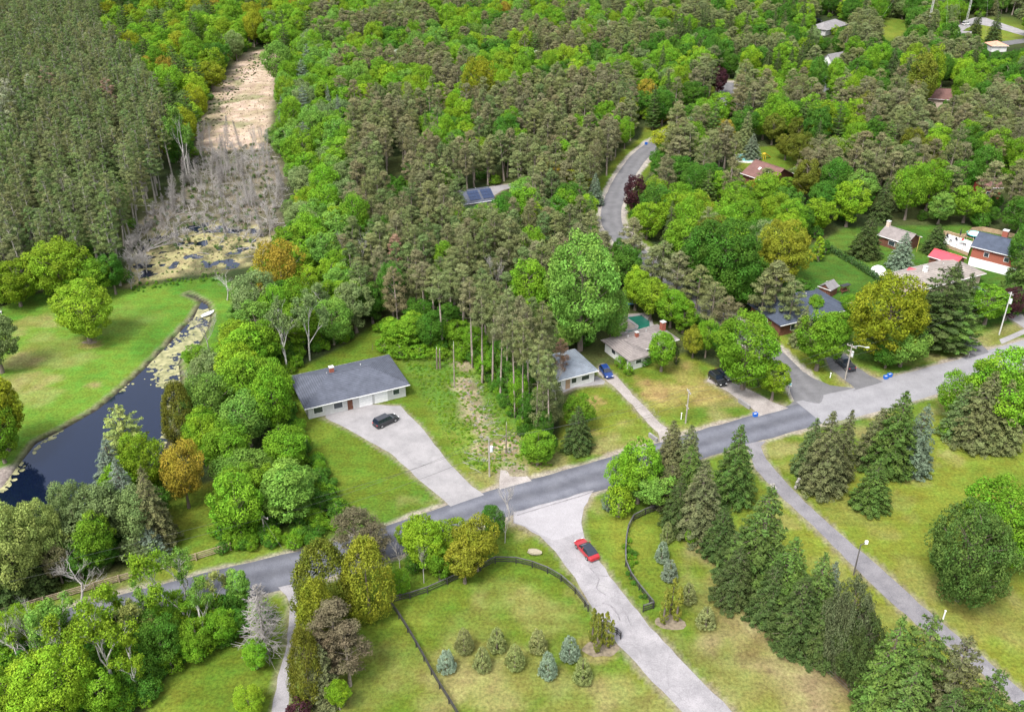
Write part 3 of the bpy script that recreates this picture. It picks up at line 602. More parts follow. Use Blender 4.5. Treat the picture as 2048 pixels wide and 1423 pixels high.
for i in range(2): gen_leaf(i + 20, 'bigleaf', 14, 12, .10, 20000, .17, .095, k=130)
for i in range(2): gen_leaf(i + 40, 'bigpine', 14, 15, .04, 24000, .17, .062, fol=NEEDLE, k=300, squash=1.15)
for i in range(3): gen_leaf(i + 60, 'bush', 3.2, 3.4, .0, 1900, .12, .16, k=26)
for i in range(6): gen_pine(i, Wd=6.2 - .5 * (i % 3), base=.28 + .05 * (i % 3))
for i in range(5): gen_pine(i + 20, 'redpine', 20, 5.2, .42, 50, 6200, .155, BARKP, .5, .6, clr=.14)
for i in range(4): gen_pine(i + 40, 'tallpine', 19, 4.6, .62, 34, 4600, .16, BARKR, .6, .62, clr=.17)
for i in range(4): gen_spruce(i)
for i in range(2): gen_cedar(i + 30, 'smallspruce', 4.2, 3.4, 230, 9000, .075, cone=True)
for i in range(3): gen_spruce(i + 20, 'whitepine', 15, 9, 15, 13000, .19, .04, .45, .12, .42, .12)
for i in range(2): gen_cedar(i)
for i in range(2): gen_cedar(i + 10, 'column', 5.2, 1.15, 110, 3200, .075, egg=1.2)
for i in range(4): gen_bare(i, depth=5, kids=3, trunk=.26)
for i in range(3): gen_bare(i + 10, 'sparse', 12, 8, BARKW, 3800, .15, r0=.17)
for i in range(3): gen_bare(i + 20, 'thicket', 3.0, 3.6, None, 0, depth=3, kids=4, trunk=.3, spread=1.2, r0=.045)
for i in range(2): gen_deadpine(i)

T_ = dict(NB=(.095, .108, .050), G1=(.130, .262, .018), G2=(.062, .158, .018), G3=(.172, .285, .018), G4=(.138, .265, .042), G5=(.150, .215, .075), OR=(.260, .205, .026), YE=(.205, .245, .016),
          SO=(.205, .235, .085), SB=(.20, .26, .175), S1=(.152, .178, .068), S2=(.166, .162, .080), S3=(.112, .160, .054), S4=(.250, .165, .110), RP=(.128, .180, .060), RP2=(.160, .184, .074), DK=(.056, .088, .024), GR=(.078, .135, .028), BL=(.140, .185, .125), OL=(.108, .122, .050),
          PY=(.245, .300, .080), MR=(.060, .022, .028), CE=(.120, .140, .018), CY=(.185, .210, .020), BN=(.115, .102, .060), PW=(.36, .40, .27), CO=(.175, .195, .030), CA=(.25, .27, .17), MD=(.34, .28, .18))
NAME = dict(leaf='broadleaf_tree', bigleaf='broadleaf_tree', bigpine='pine_tree', bush='bush', scots='pine_tree', redpine='plantation_pine', tallpine='pine_tree', spruce='spruce_tree', smallspruce='young_spruce',
            whitepine='white_pine', cedar='cedar_tree', column='columnar_cedar', bare='bare_tree', sparse='birch_tree', deadpine='dead_conifer', thicket='dead_shrub')
CAT = dict(broadleaf_tree='tree', pine_tree='pine tree', bush='bush', plantation_pine='pine tree', spruce_tree='spruce tree', young_spruce='young spruce', white_pine='pine tree', cedar_tree='cedar tree', columnar_cedar='cedar', bare_tree='bare tree', birch_tree='birch tree', dead_conifer='dead tree', dead_shrub='dead shrub')
LOOK = dict(G1='bright green', G2='deep green', G3='yellow-green', G4='fresh light green', G5='grey-green', OR='orange-tinged olive', YE='golden yellow-green', S1='olive-brown', S2='brownish', S3='dull green', S4='rusty brown', RP='dark olive', RP2='brown-olive',
            DK='dark green', GR='mid green', BL='bluish grey-green', OL='olive', PY='pale yellow-green', MR='dark purple-leaved', CE='dark olive', CY='yellowish olive', BN='brown', PW='whitish', CO='olive', NB='brownish dark', SO='olive', SB='blue-green', CA='pale grey')
KW = dict(leaf='broadleaf tree', bigleaf='broadleaf tree', bigpine='wide round pine', bush='bush', scots='pine', redpine='tall plantation pine', tallpine='bare-stemmed pine', spruce='spruce', smallspruce='young spruce', whitepine='layered white pine', cedar='cedar', column='narrow columnar cedar', bare='leafless grey tree', sparse='thin-leaved birch', deadpine='leafless silver-grey conifer', thicket='grey leafless shrub')
LM = [('the straw-coloured meadow', 480, 190), ('the boggy clearing of dead brush', 420, 390), ('the yellow algae pool', 380, 520), ('the lily pads on the pond', 345, 700), ('the dark pond', 200, 900), ('the mown lawn by the pond', 190, 720), ('the cleared lot', 930, 800),
      ('the house with solar panels', 965, 395), ('the curving side road', 1240, 380), ('the small white bungalow', 1150, 745), ('the green swimming pool', 1275, 645), ('the brown roof with skylights', 1520, 330), ('the red metal roof', 1890, 518), ('the red brick house', 1975, 520),
      ('the pink-walled house', 1885, 190), ('the tall radio masts', 1880, 60), ('the lawn inside the hedge', 1665, 545), ('the little white cottage', 1655, 112), ('the parked car at the grey house', 1640, 40), ('the brown-walled ranch house', 1290, 700), ('the road junction', 1610, 800), ('the red car', 1173, 1097),
      ('the black board fence', 800, 1200), ('the rail fence', 230, 1160), ('the stone figures', 1570, 980), ('the lamp post by the lane', 1710, 1140), ('the gravel lane', 570, 1280), ('the pale boulder', 1069, 1103), ('the dark-roofed house by the lot', 700, 790), ('the orange-roofed garage', 1995, 90), ('the bend in the far lane', 1450, 185), ('the narrow bog ditch', 400, 600), ('the deep red cabin', 1985, 380), ('the grassy gap among the pines', 790, 320), ('the pond-side birches', 300, 1210), ('the upper left corner of the plantation', 20, 40), ('the whitish blossoming crown in the plantation', 236, 85), ('the rust-coloured dead pine in the plantation', 112, 155), ('the pale bare tops in the plantation', 25, 200), ('the silvery bare crown in the plantation', 140, 372), ('the plantation edge above the lawn trees', 60, 480), ('the tall forked tree at the bog', 378, 250), ('the golden trees behind the plantation', 275, 70), ('the middle of the plantation', 170, 240), ('the lone golden crown', 962, 130), ('the top edge of the woods', 800, 0), ('the bright tree among the brown pines', 1018, 460)]
_lab = {}
def auto_label(kind, tint, x, y, H, Wd, j=1.0):
    px, py = PX(x, y, H * .3)
    best = sorted(LM, key=lambda l: math.hypot(l[1] - px, (l[2] - py) * 1.3))[0]
    dx, dy = px - best[1], py - best[2]; dist = math.hypot(dx, dy)
    rel = ('behind' if dy < 0 else 'in front of') if abs(dy) * 1.3 > abs(dx) else ('left of' if dx < 0 else 'right of')
    far = 'just ' if dist < 45 else ('' if dist < 110 else 'well ' if dist < 200 else 'far ')
    t0 = TREES[kind][0]; q = H / t0.H; size = 'small ' if q < .84 else 'low ' if q < .93 else 'large ' if q > 1.12 else 'tall ' if q > 1.03 else ''; size += 'slim ' if Wd < t0.W * .9 else 'broad ' if Wd > t0.W * 1.05 else ''; size += 'darker ' if j < .92 else 'paler ' if j > 1.1 else ''
    L_ = f"{size}{LOOK.get(tint, 'green')} {KW[kind]} {far}{rel} {best[0]}"
    while len(L_.split()) > 15 and size: size = ' '.join(size.split()[1:]) + ' ' if len(size.split()) > 1 else ''; L_ = f"{size}{LOOK.get(tint, 'green')} {KW[kind]} {far}{rel} {best[0]}"
    if len(L_.split()) > 15: L_ = f"{KW[kind]} {rel} {best[0]}"
    return L_
def place_tree(kind, x, y, H, Wd, tint, label=None, group=None, lean=None, z=0.0, var=None):
    vs = TREES[kind]; t = vs[var % len(vs)] if var is not None else random.choice(vs); c = T_[tint] if isinstance(tint, str) else tint; j = random.uniform(.86, 1.16)
    c = [max(0, v * j * random.uniform(.95, 1.05)) for v in c]
    name = NAME[kind]
    lab = label or auto_label(kind, tint, x, y, H, Wd, j)
    if not group: group = {'pine_tree': 'pines of the woods', 'broadleaf_tree': 'broadleaf trees of the woods', 'plantation_pine': 'rows of plantation pines'}.get(name, CAT[name] + 's')
    s = (Wd / t.W, Wd / t.W, H / t.H)
    if t.crown is None:
        o = bpy.data.objects.new(name, t.trunk); o.location = (x, y, z); link(o); tag(o, lab, CAT[name], group)
    else:
        o = empty(name, (x, y, z), 0, lab, CAT[name], group)
        for nm, me in (('trunk', t.trunk), ('crown', t.crown)):
            c_ = bpy.data.objects.new(nm, me); COL.objects.link(c_); c_.parent = o
            if nm == 'crown': c_['tint'] = c
    o.scale = s; o.rotation_euler = (lean[0] if lean else random.uniform(-.03, .03), lean[1] if lean else random.uniform(-.03, .03), random.uniform(0, 6.28))
    return o
OCC = []       # (x, y, radius) of what stands already
def hero(kind, bx, by, ty, wpx, tint, label=None, group=None, lean=None, var=None):
    if kind == 'leaf' and wpx >= 98: kind = 'bigleaf'
    g = G(bx, by); H = HT(bx, by, ty); Wd = wpx * (1.2 if kind == 'spruce' else 1.0) / scale_at(g.x, g.y, H * .5); OCC.append((g.x, g.y, Wd / 2))
    return place_tree(kind, g.x, g.y, H, Wd, tint, label, group, lean, var=var)

# ================================================================== TREES THAT STAND OUT
HER = '''
leaf 180 682 566 128 G3|round yellow-green tree standing alone on the mown lawn by the pond
leaf 42 612 520 100 G3
leaf 130 596 478 120 G3
leaf 192 596 520 84 G1
leaf 232 588 505 50 G2
leaf 5 745 618 82 G5
leaf 18 900 752 95 YE
leaf 10 925 800 105 G1
whitepine 272 945 806 118 PY|pale feathery pine leaning over the pond's near bank
spruce 240 1015 878 92 BL
leaf 300 1005 868 100 G3
leaf 255 1030 925 80 G1
leaf 378 1015 886 80 OR|orange-tinged tree between the pond and the field
cedar 372 880 766 78 CE|dark rounded cedar on the pond's right bank
leaf 420 935 830 70 G3
leaf 570 615 480 92 OR|brownish orange-green tree above the thin-stemmed poplars
leaf 520 660 545 90 G5
sparse 620 720 580 85 G5
sparse 575 745 600 80 G5
sparse 650 640 545 60 G3
bare 690 545 462 45 S1
bare 455 600 540 70 S1|leafless bush beside the ditch where the white boat lies
bare 418 700 620 55 S1
bare 395 790 730 55 S1
leaf 50 1190 1010 140 PY
leaf 110 1150 1000 100 PY
leaf 20 1165 985 80 PY
leaf 165 1085 960 100 G5
leaf 225 1095 968 95 G5
leaf 205 1140 1035 80 G1
leaf 290 1090 975 90 G5
spruce 265 1060 915 85 BL
spruce 320 1090 930 80 OL
spruce 305 1110 1050 70 BL|small blue spruce in front of the grey-green thicket by the field
spruce 20 1205 1095 100 DK
spruce 75 1185 1110 80 DK
leaf 125 1165 1085 60 S2
leaf 165 1155 1085 70 G2
leaf 205 1140 1075 70 G2
leaf 110 1305 1222 80 G4
leaf 190 1290 1225 70 G3
leaf 300 1285 1205 70 G1
bare 163 1208 1108 125 S1|spreading leafless white-grey tree in front of the rail fence
sparse 338 1245 1092 118 G3|tall birch with a leaning white trunk, left of the lit road
sparse 374 1205 1090 95 G4
sparse 432 1222 1140 62 PY
leaf 480 1212 1142 52 G4
deadpine 532 1305 1168 112 S1|leafless silver-grey conifer beside the gravel lane
sparse 232 1375 1205 130 G3|tall birch with a thick white trunk amid the thicket
sparse 215 1318 1180 110 G3
sparse 128 1325 1188 110 G4
bare 95 1335 1200 80 S1
sparse 415 1292 1172 84 G4
leaf 60 1295 1215 70 G3
sparse 290 1300 1190 90 PY
leaf 245 1282 1215 60 G1
sparse 165 1390 1250 110 G3
bare 60 1340 1265 120 S1
bare 125 1340 1240 80 S1
sparse 40 1330 1220 90 G3
leaf 130 1450 1310 170 G3|big yellow-green tree in the thicket corner
leaf 40 1460 1350 130 G3
leaf 215 1440 1350 80 G1
leaf 95 1290 1215 90 G3
leaf 20 1300 1240 70 G1
sparse 380 1262 1180 76 G1
sparse 300 1290 1190 80 G4
leaf 330 1330 1240 90 G2
leaf 400 1310 1240 70 G1
leaf 450 1290 1220 60 G1
sparse 280 1390 1280 95 G3
leaf 480 1270 1225 50 G2
leaf 340 1290 1225 60 G1
leaf 392 1325 1270 46 G1
leaf 465 1270 1225 50 G1
leaf 515 1335 1285 56 G1|small bright green tree standing on the lawn beside the lane
leaf 500 1423 1380 62 G3|bright low yellow-green tree where the lawn meets the lane
bush 30 1460 1400 70 G1
bush 250 1423 1385 60 G1
cedar 655 1225 1092 135 CE|broad dark olive cedar nearest the dark road
cedar 740 1225 1082 115 CY|broad yellowish cedar beside the fence corner
cedar 642 1300 1160 92 CY
scots 672 1345 1205 125 BN
scots 700 1370 1250 95 BN
scots 650 1375 1265 80 BN
cedar 622 1400 1265 84 CE
spruce 650 1400 1290 80 OL
leaf 680 1418 1360 45 G3|small lime-green young tree by the cedars, on a thin stem
bush 600 1440 1400 50 MR
leaf 800 1195 1140 40 G1|small bright green tree tucked beside the broad yellowish cedar
leaf 850 1135 1035 90 G3
leaf 905 1120 1040 80 G3
leaf 820 1100 1045 50 G3
leaf 880 1158 1090 55 G1
leaf 955 1140 1040 90 CY
leaf 930 1165 1080 70 CY
leaf 988 1075 1012 52 G2
bush 830 1140 1105 40 G2
scots 715 1110 1018 100 BN
scots 745 1125 1045 80 BN
bare 800 1135 1075 46 S1
bare 848 1165 1080 40 S1
bare 1018 1040 960 55 S1|thin leafless tree at the road edge by the driveway apron
bare 1010 1085 1010 40 S1
bush 1237 1030 972 58 G3
leaf 1240 1005 905 60 G1
leaf 1275 1005 882 85 G1
leaf 1305 1015 940 85 G4
bare 1230 985 905 42 S1
bush 1215 1020 990 30 BL
spruce 1340 945 842 70 OL
spruce 1370 955 850 70 OL
spruce 1375 1000 890 70 GR
spruce 1338 1010 920 70 OL
spruce 1462 998 846 90 GR|tall neat green spruce beside the road at the lane mouth
spruce 1395 1065 918 100 OL
spruce 1355 1050 955 70 DK
spruce 1440 1110 1010 80 DK
spruce 1505 1170 972 135 GR
spruce 1470 1155 1050 90 DK
spruce 1465 1200 1090 90 DK
spruce 1560 1230 1075 115 GR
spruce 1535 1240 1120 90 DK
spruce 1622 1265 1105 100 GR
spruce 1645 1240 1120 60 BL
spruce 1590 1290 1145 110 DK
spruce 1640 1320 1180 80 DK
bigpine 1700 1370 1225 120 DK
whitepine 1810 1440 1235 150 GR
spruce 1750 1430 1225 110 GR
whitepine 1870 1470 1270 140 OL
spruce 1790 1480 1320 120 GR
whitepine 1930 1520 1330 130 GR
spruce 1870 1540 1380 120 DK
spruce 1990 1540 1400 110 GR
bush 1383 1085 1058 30 G1
spruce 1640 978 820 92 OL|tall drooping olive spruce, front one of the pair beside the stone figures
spruce 1672 955 816 62 OL|slim olive spruce just behind the drooping one
spruce 1612 945 835 62 S3
spruce 1772 938 778 105 GR|tallest green spruce of the trio on the right lawn
spruce 1818 940 808 78 BL|blue-grey spruce, right one of the lawn trio
spruce 1745 925 815 78 OL
spruce 1738 1014 918 78 GR|low full green spruce alone on the right lawn
bigleaf 1985 1128 976 190 G1|bright green round maple behind the wide dark pine
bigpine 1914 1200 1020 186 GR|wide dark round pine on the right lawn
bigleaf 1990 860 698 165 G1|bright green maple beside the pale road on the right
leaf 1905 845 745 90 G1
spruce 1945 885 742 105 OL|wide olive spruce in front of the bright maple at the right
spruce 1990 892 762 90 S1
spruce 1910 872 765 70 S3
bush 1895 870 840 40 G1
leaf 2040 870 790 60 G2
bigleaf 1485 778 625 142 G1|big bright green maple shading the black parked cars
leaf 1543 800 722 62 G3|small olive-yellow tree at the corner of the side road
bigleaf 1762 722 550 158 YE|big golden yellow-green maple with a thick trunk beside the parked pickup
leaf 1768 700 640 90 YE
leaf 1632 740 625 86 G1|bright green tree between the side road and the parked pickup
leaf 1668 690 622 60 G1
whitepine 1872 690 535 150 DK|big dark layered pine in front of the beige house
whitepine 1840 690 590 120 DK
whitepine 1905 700 590 110 GR
leaf 1968 648 572 78 G1
spruce 1925 640 545 60 DK|dark conifer at the end wall of the beige house
leaf 2035 600 520 70 G2
leaf 1700 640 590 50 G1
leaf 1800 732 655 90 G4|light green shrubby tree beside the verge under the big dark pine
leaf 1770 735 690 60 G2
leaf 1560 572 438 108 CY|round olive-yellow tree beside the lawn inside the hedge
bigleaf 1440 612 435 150 G2|big deep green maple behind the brown pines
leaf 1400 590 455 90 G2
leaf 1475 620 520 90 G2
bigleaf 1160 700 465 165 G4|very large pale green poplar behind the small white bungalow
leaf 1055 650 515 75 G1
leaf 1100 660 560 70 G1
leaf 1220 690 575 60 G4
leaf 1135 700 640 60 G4
leaf 1322 742 664 60 G1|bright green tree in front of the brown-walled ranch house
column 1352 728 695 11 DK
leaf 1385 715 655 46 CY
leaf 1410 715 640 45 G1
leaf 1440 720 650 50 G2
leaf 1300 640 555 70 G3
leaf 1340 655 580 70 G1
leaf 1270 620 535 60 G3
leaf 1365 665 600 55 G1
bush 1232 640 612 30 G3
bush 1228 660 635 24 G4
bush 1240 736 712 22 G1
bush 1255 750 725 20 G1
bush 1290 730 712 26 G2
scots 1300 600 490 60 S1
scots 1350 610 500 60 S2
scots 1390 640 530 60 S1
scots 1420 665 560 60 S1
scots 1450 680 590 60 S2
scots 1320 590 480 60 S1
scots 1370 600 510 55 S3
scots 1545 640 520 70 S1|tall sparse pine beside the dark blue roof
scots 1520 650 545 60 S1
scots 1575 660 560 55 S1
leaf 1600 600 560 45 G2
leaf 1625 640 590 40 G1
spruce 1600 690 610 45 S1
spruce 1155 898 812 62 DK|dark green spruce beside the bungalow's front lawn
leaf 1158 860 790 62 G1
scots 1096 865 745 60 S1
scots 1085 880 760 55 S1
scots 1119 765 674 36 S4|rusty brown half-dead pine beside the blue-grey roof
scots 1092 790 690 50 S3
bare 1112 800 715 44 S1
leaf 1075 930 862 65 G1
leaf 1095 915 870 40 G2
bush 1055 905 880 30 G1
redpine 30 330 140 40 CA
redpine 45 300 150 36 CA
redpine 112 240 128 40 S4|rust-coloured dead pine among the green plantation pines
leaf 140 460 345 55 CA|silvery pale crown standing among the plantation pines
redpine 236 280 150 36 S4
bigpine 1672 1345 1165 112 NB
sparse 120 520 440 40 CA
tallpine 868 655 530 44 S1
tallpine 886 700 540 46 S1
tallpine 902 655 535 44 S1
tallpine 925 680 540 44 S1
tallpine 945 735 552 44 S2
tallpine 965 765 578 44 S1
tallpine 985 772 588 42 S1
tallpine 1000 805 605 42 S2
tallpine 1014 780 585 44 S1
tallpine 1030 835 630 42 S1
tallpine 1045 855 640 40 S1
tallpine 1058 825 610 44 S2
tallpine 1072 875 680 40 S1
tallpine 1085 850 655 40 S1
tallpine 972 710 545 44 S1
tallpine 1020 745 570 44 S1
tallpine 1062 775 590 44 S3
tallpine 1098 890 700 40 S1
tallpine 1042 795 590 40 S2
tallpine 1078 805 600 40 S1
tallpine 1090 790 625 40 S1
tallpine 850 650 520 44 S2
tallpine 910 625 510 44 S1
tallpine 990 735 560 40 S1
leaf 790 690 638 60 G1
leaf 825 692 628 64 G1
leaf 862 698 625 60 G2
leaf 840 660 600 60 G2
leaf 915 690 640 56 G1
leaf 895 665 610 56 G2
leaf 950 715 650 52 G1
leaf 985 755 690 52 G1
leaf 1015 800 725 48 G2
leaf 1035 830 745 44 G1
leaf 1060 860 785 44 G2
leaf 1000 760 680 48 G2
leaf 1080 845 770 40 G1
leaf 1050 800 720 44 G2
leaf 1085 890 820 36 G2
bush 800 712 690 50 G1
bush 840 712 692 50 G1
bush 770 700 676 40 G1
bush 880 715 695 40 G1
spruce 1728 512 428 62 DK
spruce 1798 535 463 50 BL|grey-blue spruce in front of the small house with a chimney
spruce 1868 505 448 50 DK
spruce 1905 575 520 40 DK
column 1635 522 472 22 G3
column 1650 508 480 16 G2
spruce 2035 615 452 90 GR
leaf 2040 560 450 80 G2
leaf 2010 640 575 50 MR
leaf 1983 615 578 38 MR|dark purple-leaved small tree beside the concrete drive
leaf 1268 432 350 46 MR|dark purple-leaved tree beside the curving side road
leaf 1434 190 133 38 MR|dark purple-leaved tree at the bend in the far lane
leaf 1335 312 252 72 YE|round golden-olive tree at the top of the curving road
leaf 1410 325 270 60 G1
leaf 1383 460 388 72 CY
spruce 1502 318 268 38 BL
leaf 1570 320 268 42 CE
scots 1530 375 335 40 S1
spruce 1946 80 22 30 DK|dark spruce before the pale far drive, left one of the two
spruce 1985 84 22 30 DK|dark spruce before the pale far drive, right one of the two
leaf 560 175 80 60 G4
sparse 375 355 208 66 G4|tall forked pale-stemmed tree at the plantation edge beside the bog
leaf 960 232 112 66 YE|round golden tree standing out of the forest canopy
leaf 1830 230 108 62 CE|wide brown-olive tree behind the pink-walled house
leaf 1850 215 90 40 G3
bush 420 200 188 20 G2
leaf 258 110 65 45 PW
leaf 1018 490 436 50 G1|bright green tree alone among the brown pines
leaf 995 560 505 50 G5
leaf 870 400 330 80 G1
leaf 620 420 385 70 YE
leaf 1100 380 322 60 OR
leaf 1150 400 340 56 YE
leaf 1060 405 355 90 G4
spruce 1190 410 345 34 BL
'''
_seen_kinds = {}
for line in HER.strip().splitlines():
    a_, _, lab_ = line.partition('|'); k_, bx, by, ty, w_, ti = a_.split()
    hero(k_, float(bx), float(by), float(ty), float(w_), ti, lab_ or None)
# young spruces in the paddock
for bx, by, ty, w_, ti, lab_ in ((893, 1340, 1290, 40, 'BL', 'blue-green young spruce nearest the long fence, at the end of the front row'), (929, 1302, 1250, 40, 'OL', 'olive young spruce at the fence end of the back row'), (965, 1336, 1286, 40, 'OL', 'olive young spruce second along the front row from the fence'),
        (994, 1298, 1248, 40, 'OL', 'olive young spruce second along the back row from the fence'), (1030, 1334, 1280, 42, 'OL', 'olive young spruce in the middle of the front row'), (1076, 1301, 1248, 40, 'OL', 'olive young spruce third along the back row from the fence'),
        (1096, 1353, 1296, 40, 'BL', 'blue-green young spruce in the front row, second from the driveway'), (1139, 1318, 1264, 44, 'BL', 'blue-green young spruce of the back row next to the columnar cedars'), (1165, 1362, 1308, 42, 'OL', 'olive young spruce at the driveway end of the front row'),
        (1333, 1082, 1038, 30, 'OL', 'olive young spruce farthest up the curved fence bed'), (1323, 1122, 1076, 32, 'BL', 'blue young spruce inside the curved fence, beside the olive one'), (1338, 1159, 1112, 36, 'BL', 'blue young spruce just behind the three columnar cedars in the bed'), (1375, 1203, 1158, 34, 'OL', 'squat olive young spruce right of the three columnar cedars'), (1411, 1252, 1208, 42, 'OL', 'low round olive spruce alone on the grass right of the cedar bed')):
    hero('smallspruce', bx, by, ty, w_ * 1.06, {'OL': 'SO', 'BL': 'SB'}[ti], lab_, 'young spruces planted in the paddocks')
for bx, by, ty, w_, lab_ in ((1184, 1283, 1215, 17, 'columnar cedar at the fence end of the first cedar clump'), (1194, 1305, 1228, 17, 'front columnar cedar of the first clump, tallest and slimmest'), (1203, 1288, 1226, 13, 'short columnar cedar in the middle of the first clump'), (1213, 1295, 1224, 17, 'columnar cedar beside the fence end, in the first clump'), (1221, 1292, 1240, 13, 'columnar cedar nearest the driveway in the first clump'),
        (1326, 1247, 1174, 19, 'columnar cedar on the driveway side of the bed of three'), (1340, 1228, 1154, 17, 'rear columnar cedar in the bed of three'), (1352, 1241, 1172, 19, 'columnar cedar on the field side of the bed of three')):
    hero('column', bx, by, ty, w_, 'CO', lab_, 'columnar cedars by the driveway')

# ================================================================== THE WOODS
OPEN = [[(405, 290), (398, 238), (440, 165), (495, 105), (559, 93), (550, 170), (534, 275), (560, 310), (572, 380), (560, 450), (530, 510), (485, 545), (470, 600), (428, 650), (372, 705), (356, 860), (240, 880), (200, 985), (0, 1005), (0, 620), (250, 580), (262, 480), (290, 440), (330, 370), (390, 320)],
        [(580, 745), (612, 715), (700, 690), (760, 700), (900, 715), (960, 750), (1040, 880), (1090, 920), (1150, 935), (1330, 880), (1330, 900), (985, 1010), (830, 1060), (700, 1080), (690, 950), (640, 900), (600, 850)],
        [(1125, 700), (1195, 695), (1215, 655), (1240, 625), (1305, 625), (1372, 680), (1372, 715), (1430, 745), (1420, 770), (1480, 780), (1560, 800), (1575, 770), (1545, 710), (1600, 735), (1660, 705), (1700, 700), (1760, 730), (1905, 720), (1900, 660), (1950, 660), (2048, 600), (2100, 640), (2100, 900), (1300, 900), (1180, 860), (1150, 800), (1120, 780)],
        [(1205, 440), (1212, 400), (1235, 360), (1268, 300), (1290, 260), (1318, 262), (1308, 300), (1290, 350), (1250, 440), (1235, 475), (1212, 470)],
        [(922, 404), (930, 386), (965, 368), (1040, 361), (1030, 377), (995, 390), (985, 402), (950, 402)],
        [(1486, 350), (1488, 300), (1500, 300), (1560, 308), (1570, 330), (1530, 352)], [(1560, 325), (1612, 312), (1616, 322), (1570, 335)],
        [(1862, 198), (1864, 176), (1912, 178), (1910, 198)], [(1646, 122), (1646, 100), (1664, 100), (1664, 122)], [(1446, 200), (1450, 168), (1460, 160), (1462, 185), (1455, 205)],
        [(1628, 180), (1650, 160), (1660, 150), (1660, 168), (1640, 186)], [(1627, 48), (1630, 30), (1668, 30), (1700, 36), (1694, 50), (1655, 56)], [(1648, 70), (1655, 55), (1665, 60), (1660, 78)],
        [(1765, 75), (1770, 40), (1815, 40), (1815, 60), (1785, 82)], [(1925, 56), (1925, 24), (1960, 30), (2060, 62), (2060, 95), (1975, 98), (1960, 70)], [(1893, 72), (1893, 60), (1922, 60), (1928, 72)],
        [(1585, 505), (1650, 470), (1700, 470), (1760, 440), (1800, 440), (1830, 470), (1880, 450), (1910, 440), (1960, 445), (2020, 470), (2040, 560), (2010, 600), (1960, 590), (1820, 600), (1780, 575), (1740, 560), (1700, 600), (1590, 570)],
        [(1530, 640), (1540, 600), (1600, 600), (1690, 590), (1690, 640)], [(1972, 388), (1972, 374), (1990, 374), (1990, 388)], [(772, 345), (782, 305), (808, 308), (804, 350)], [(600, 1165), (780, 1050), (985, 985), (1000, 1010), (800, 1110)], [(1240, 620), (1240, 600), (1275, 605), (1280, 630)]]
NOGROW = [POND, MARSH, MEADOW, BRUSH, LAWN_W, YARD_R, NE_GRASS, NE2, SOLD, YARD_7, DRV_H, LAWN_L] 
HOUSES_XY = []   # filled below: (x, y, r)
for px_, py_, r_ in ((1150, 765, 9), (1300, 715, 12), (1600, 640, 13), (1520, 345, 10), (1885, 205, 11), (1655, 120, 8), (1668, 60, 9), (1910, 80, 11), (1998, 98, 7), (965, 410, 11), (1890, 560, 14), (1975, 540, 12), (1785, 490, 9), (1982, 392, 7), (1275, 650, 9), (700, 790, 15)):
    g_ = G(px_, py_); HOUSES_XY.append((g_.x, g_.y, r_))
def zone(px, py):
    """which mix of trees has its crowns at this place"""
    if inpoly(px, py, [(-400, -200), (185, -200), (200, 60), (290, 150), (335, 210), (345, 300), (320, 420), (255, 520), (-400, 520)]): return 'plant'
    if inpoly(px, py, [(185, -200), (650, -200), (620, 60), (560, 95), (490, 100), (430, 165), (398, 240), (345, 300), (330, 200), (290, 150), (200, 60)]): return 'rich'
    if inpoly(px, py, [(330, 200), (400, 230), (400, 300), (300, 470), (250, 520), (260, 450), (330, 400)]): return 'edge'
    if inpoly(px, py, [(540, 60), (640, 70), (690, 200), (700, 380), (720, 440), (640, 470), (560, 500), (540, 240)]): return 'fresh'
    if inpoly(px, py, [(650, 400), (760, 380), (900, 420), (1180, 420), (1180, 540), (1060, 600), (760, 620), (690, 520)]): return 'pinebelt'
    if inpoly(px, py, [(700, 180), (1250, 150), (1290, 260), (1190, 420), (900, 420), (700, 380)]): return 'pinemix'
    if inpoly(px, py, [(620, -200), (1250, -200), (1230, 150), (700, 190), (640, 80)]): return 'top'
    if inpoly(px, py, [(400, 430), (640, 430), (760, 560), (780, 660), (600, 720), (620, 900), (700, 1100), (400, 1100), (330, 900)]): return 'bank'
    if px < 420 and py > 900: return 'corner'
    if px > 1230 and py < 150: return 'ne'
    return 'mix'
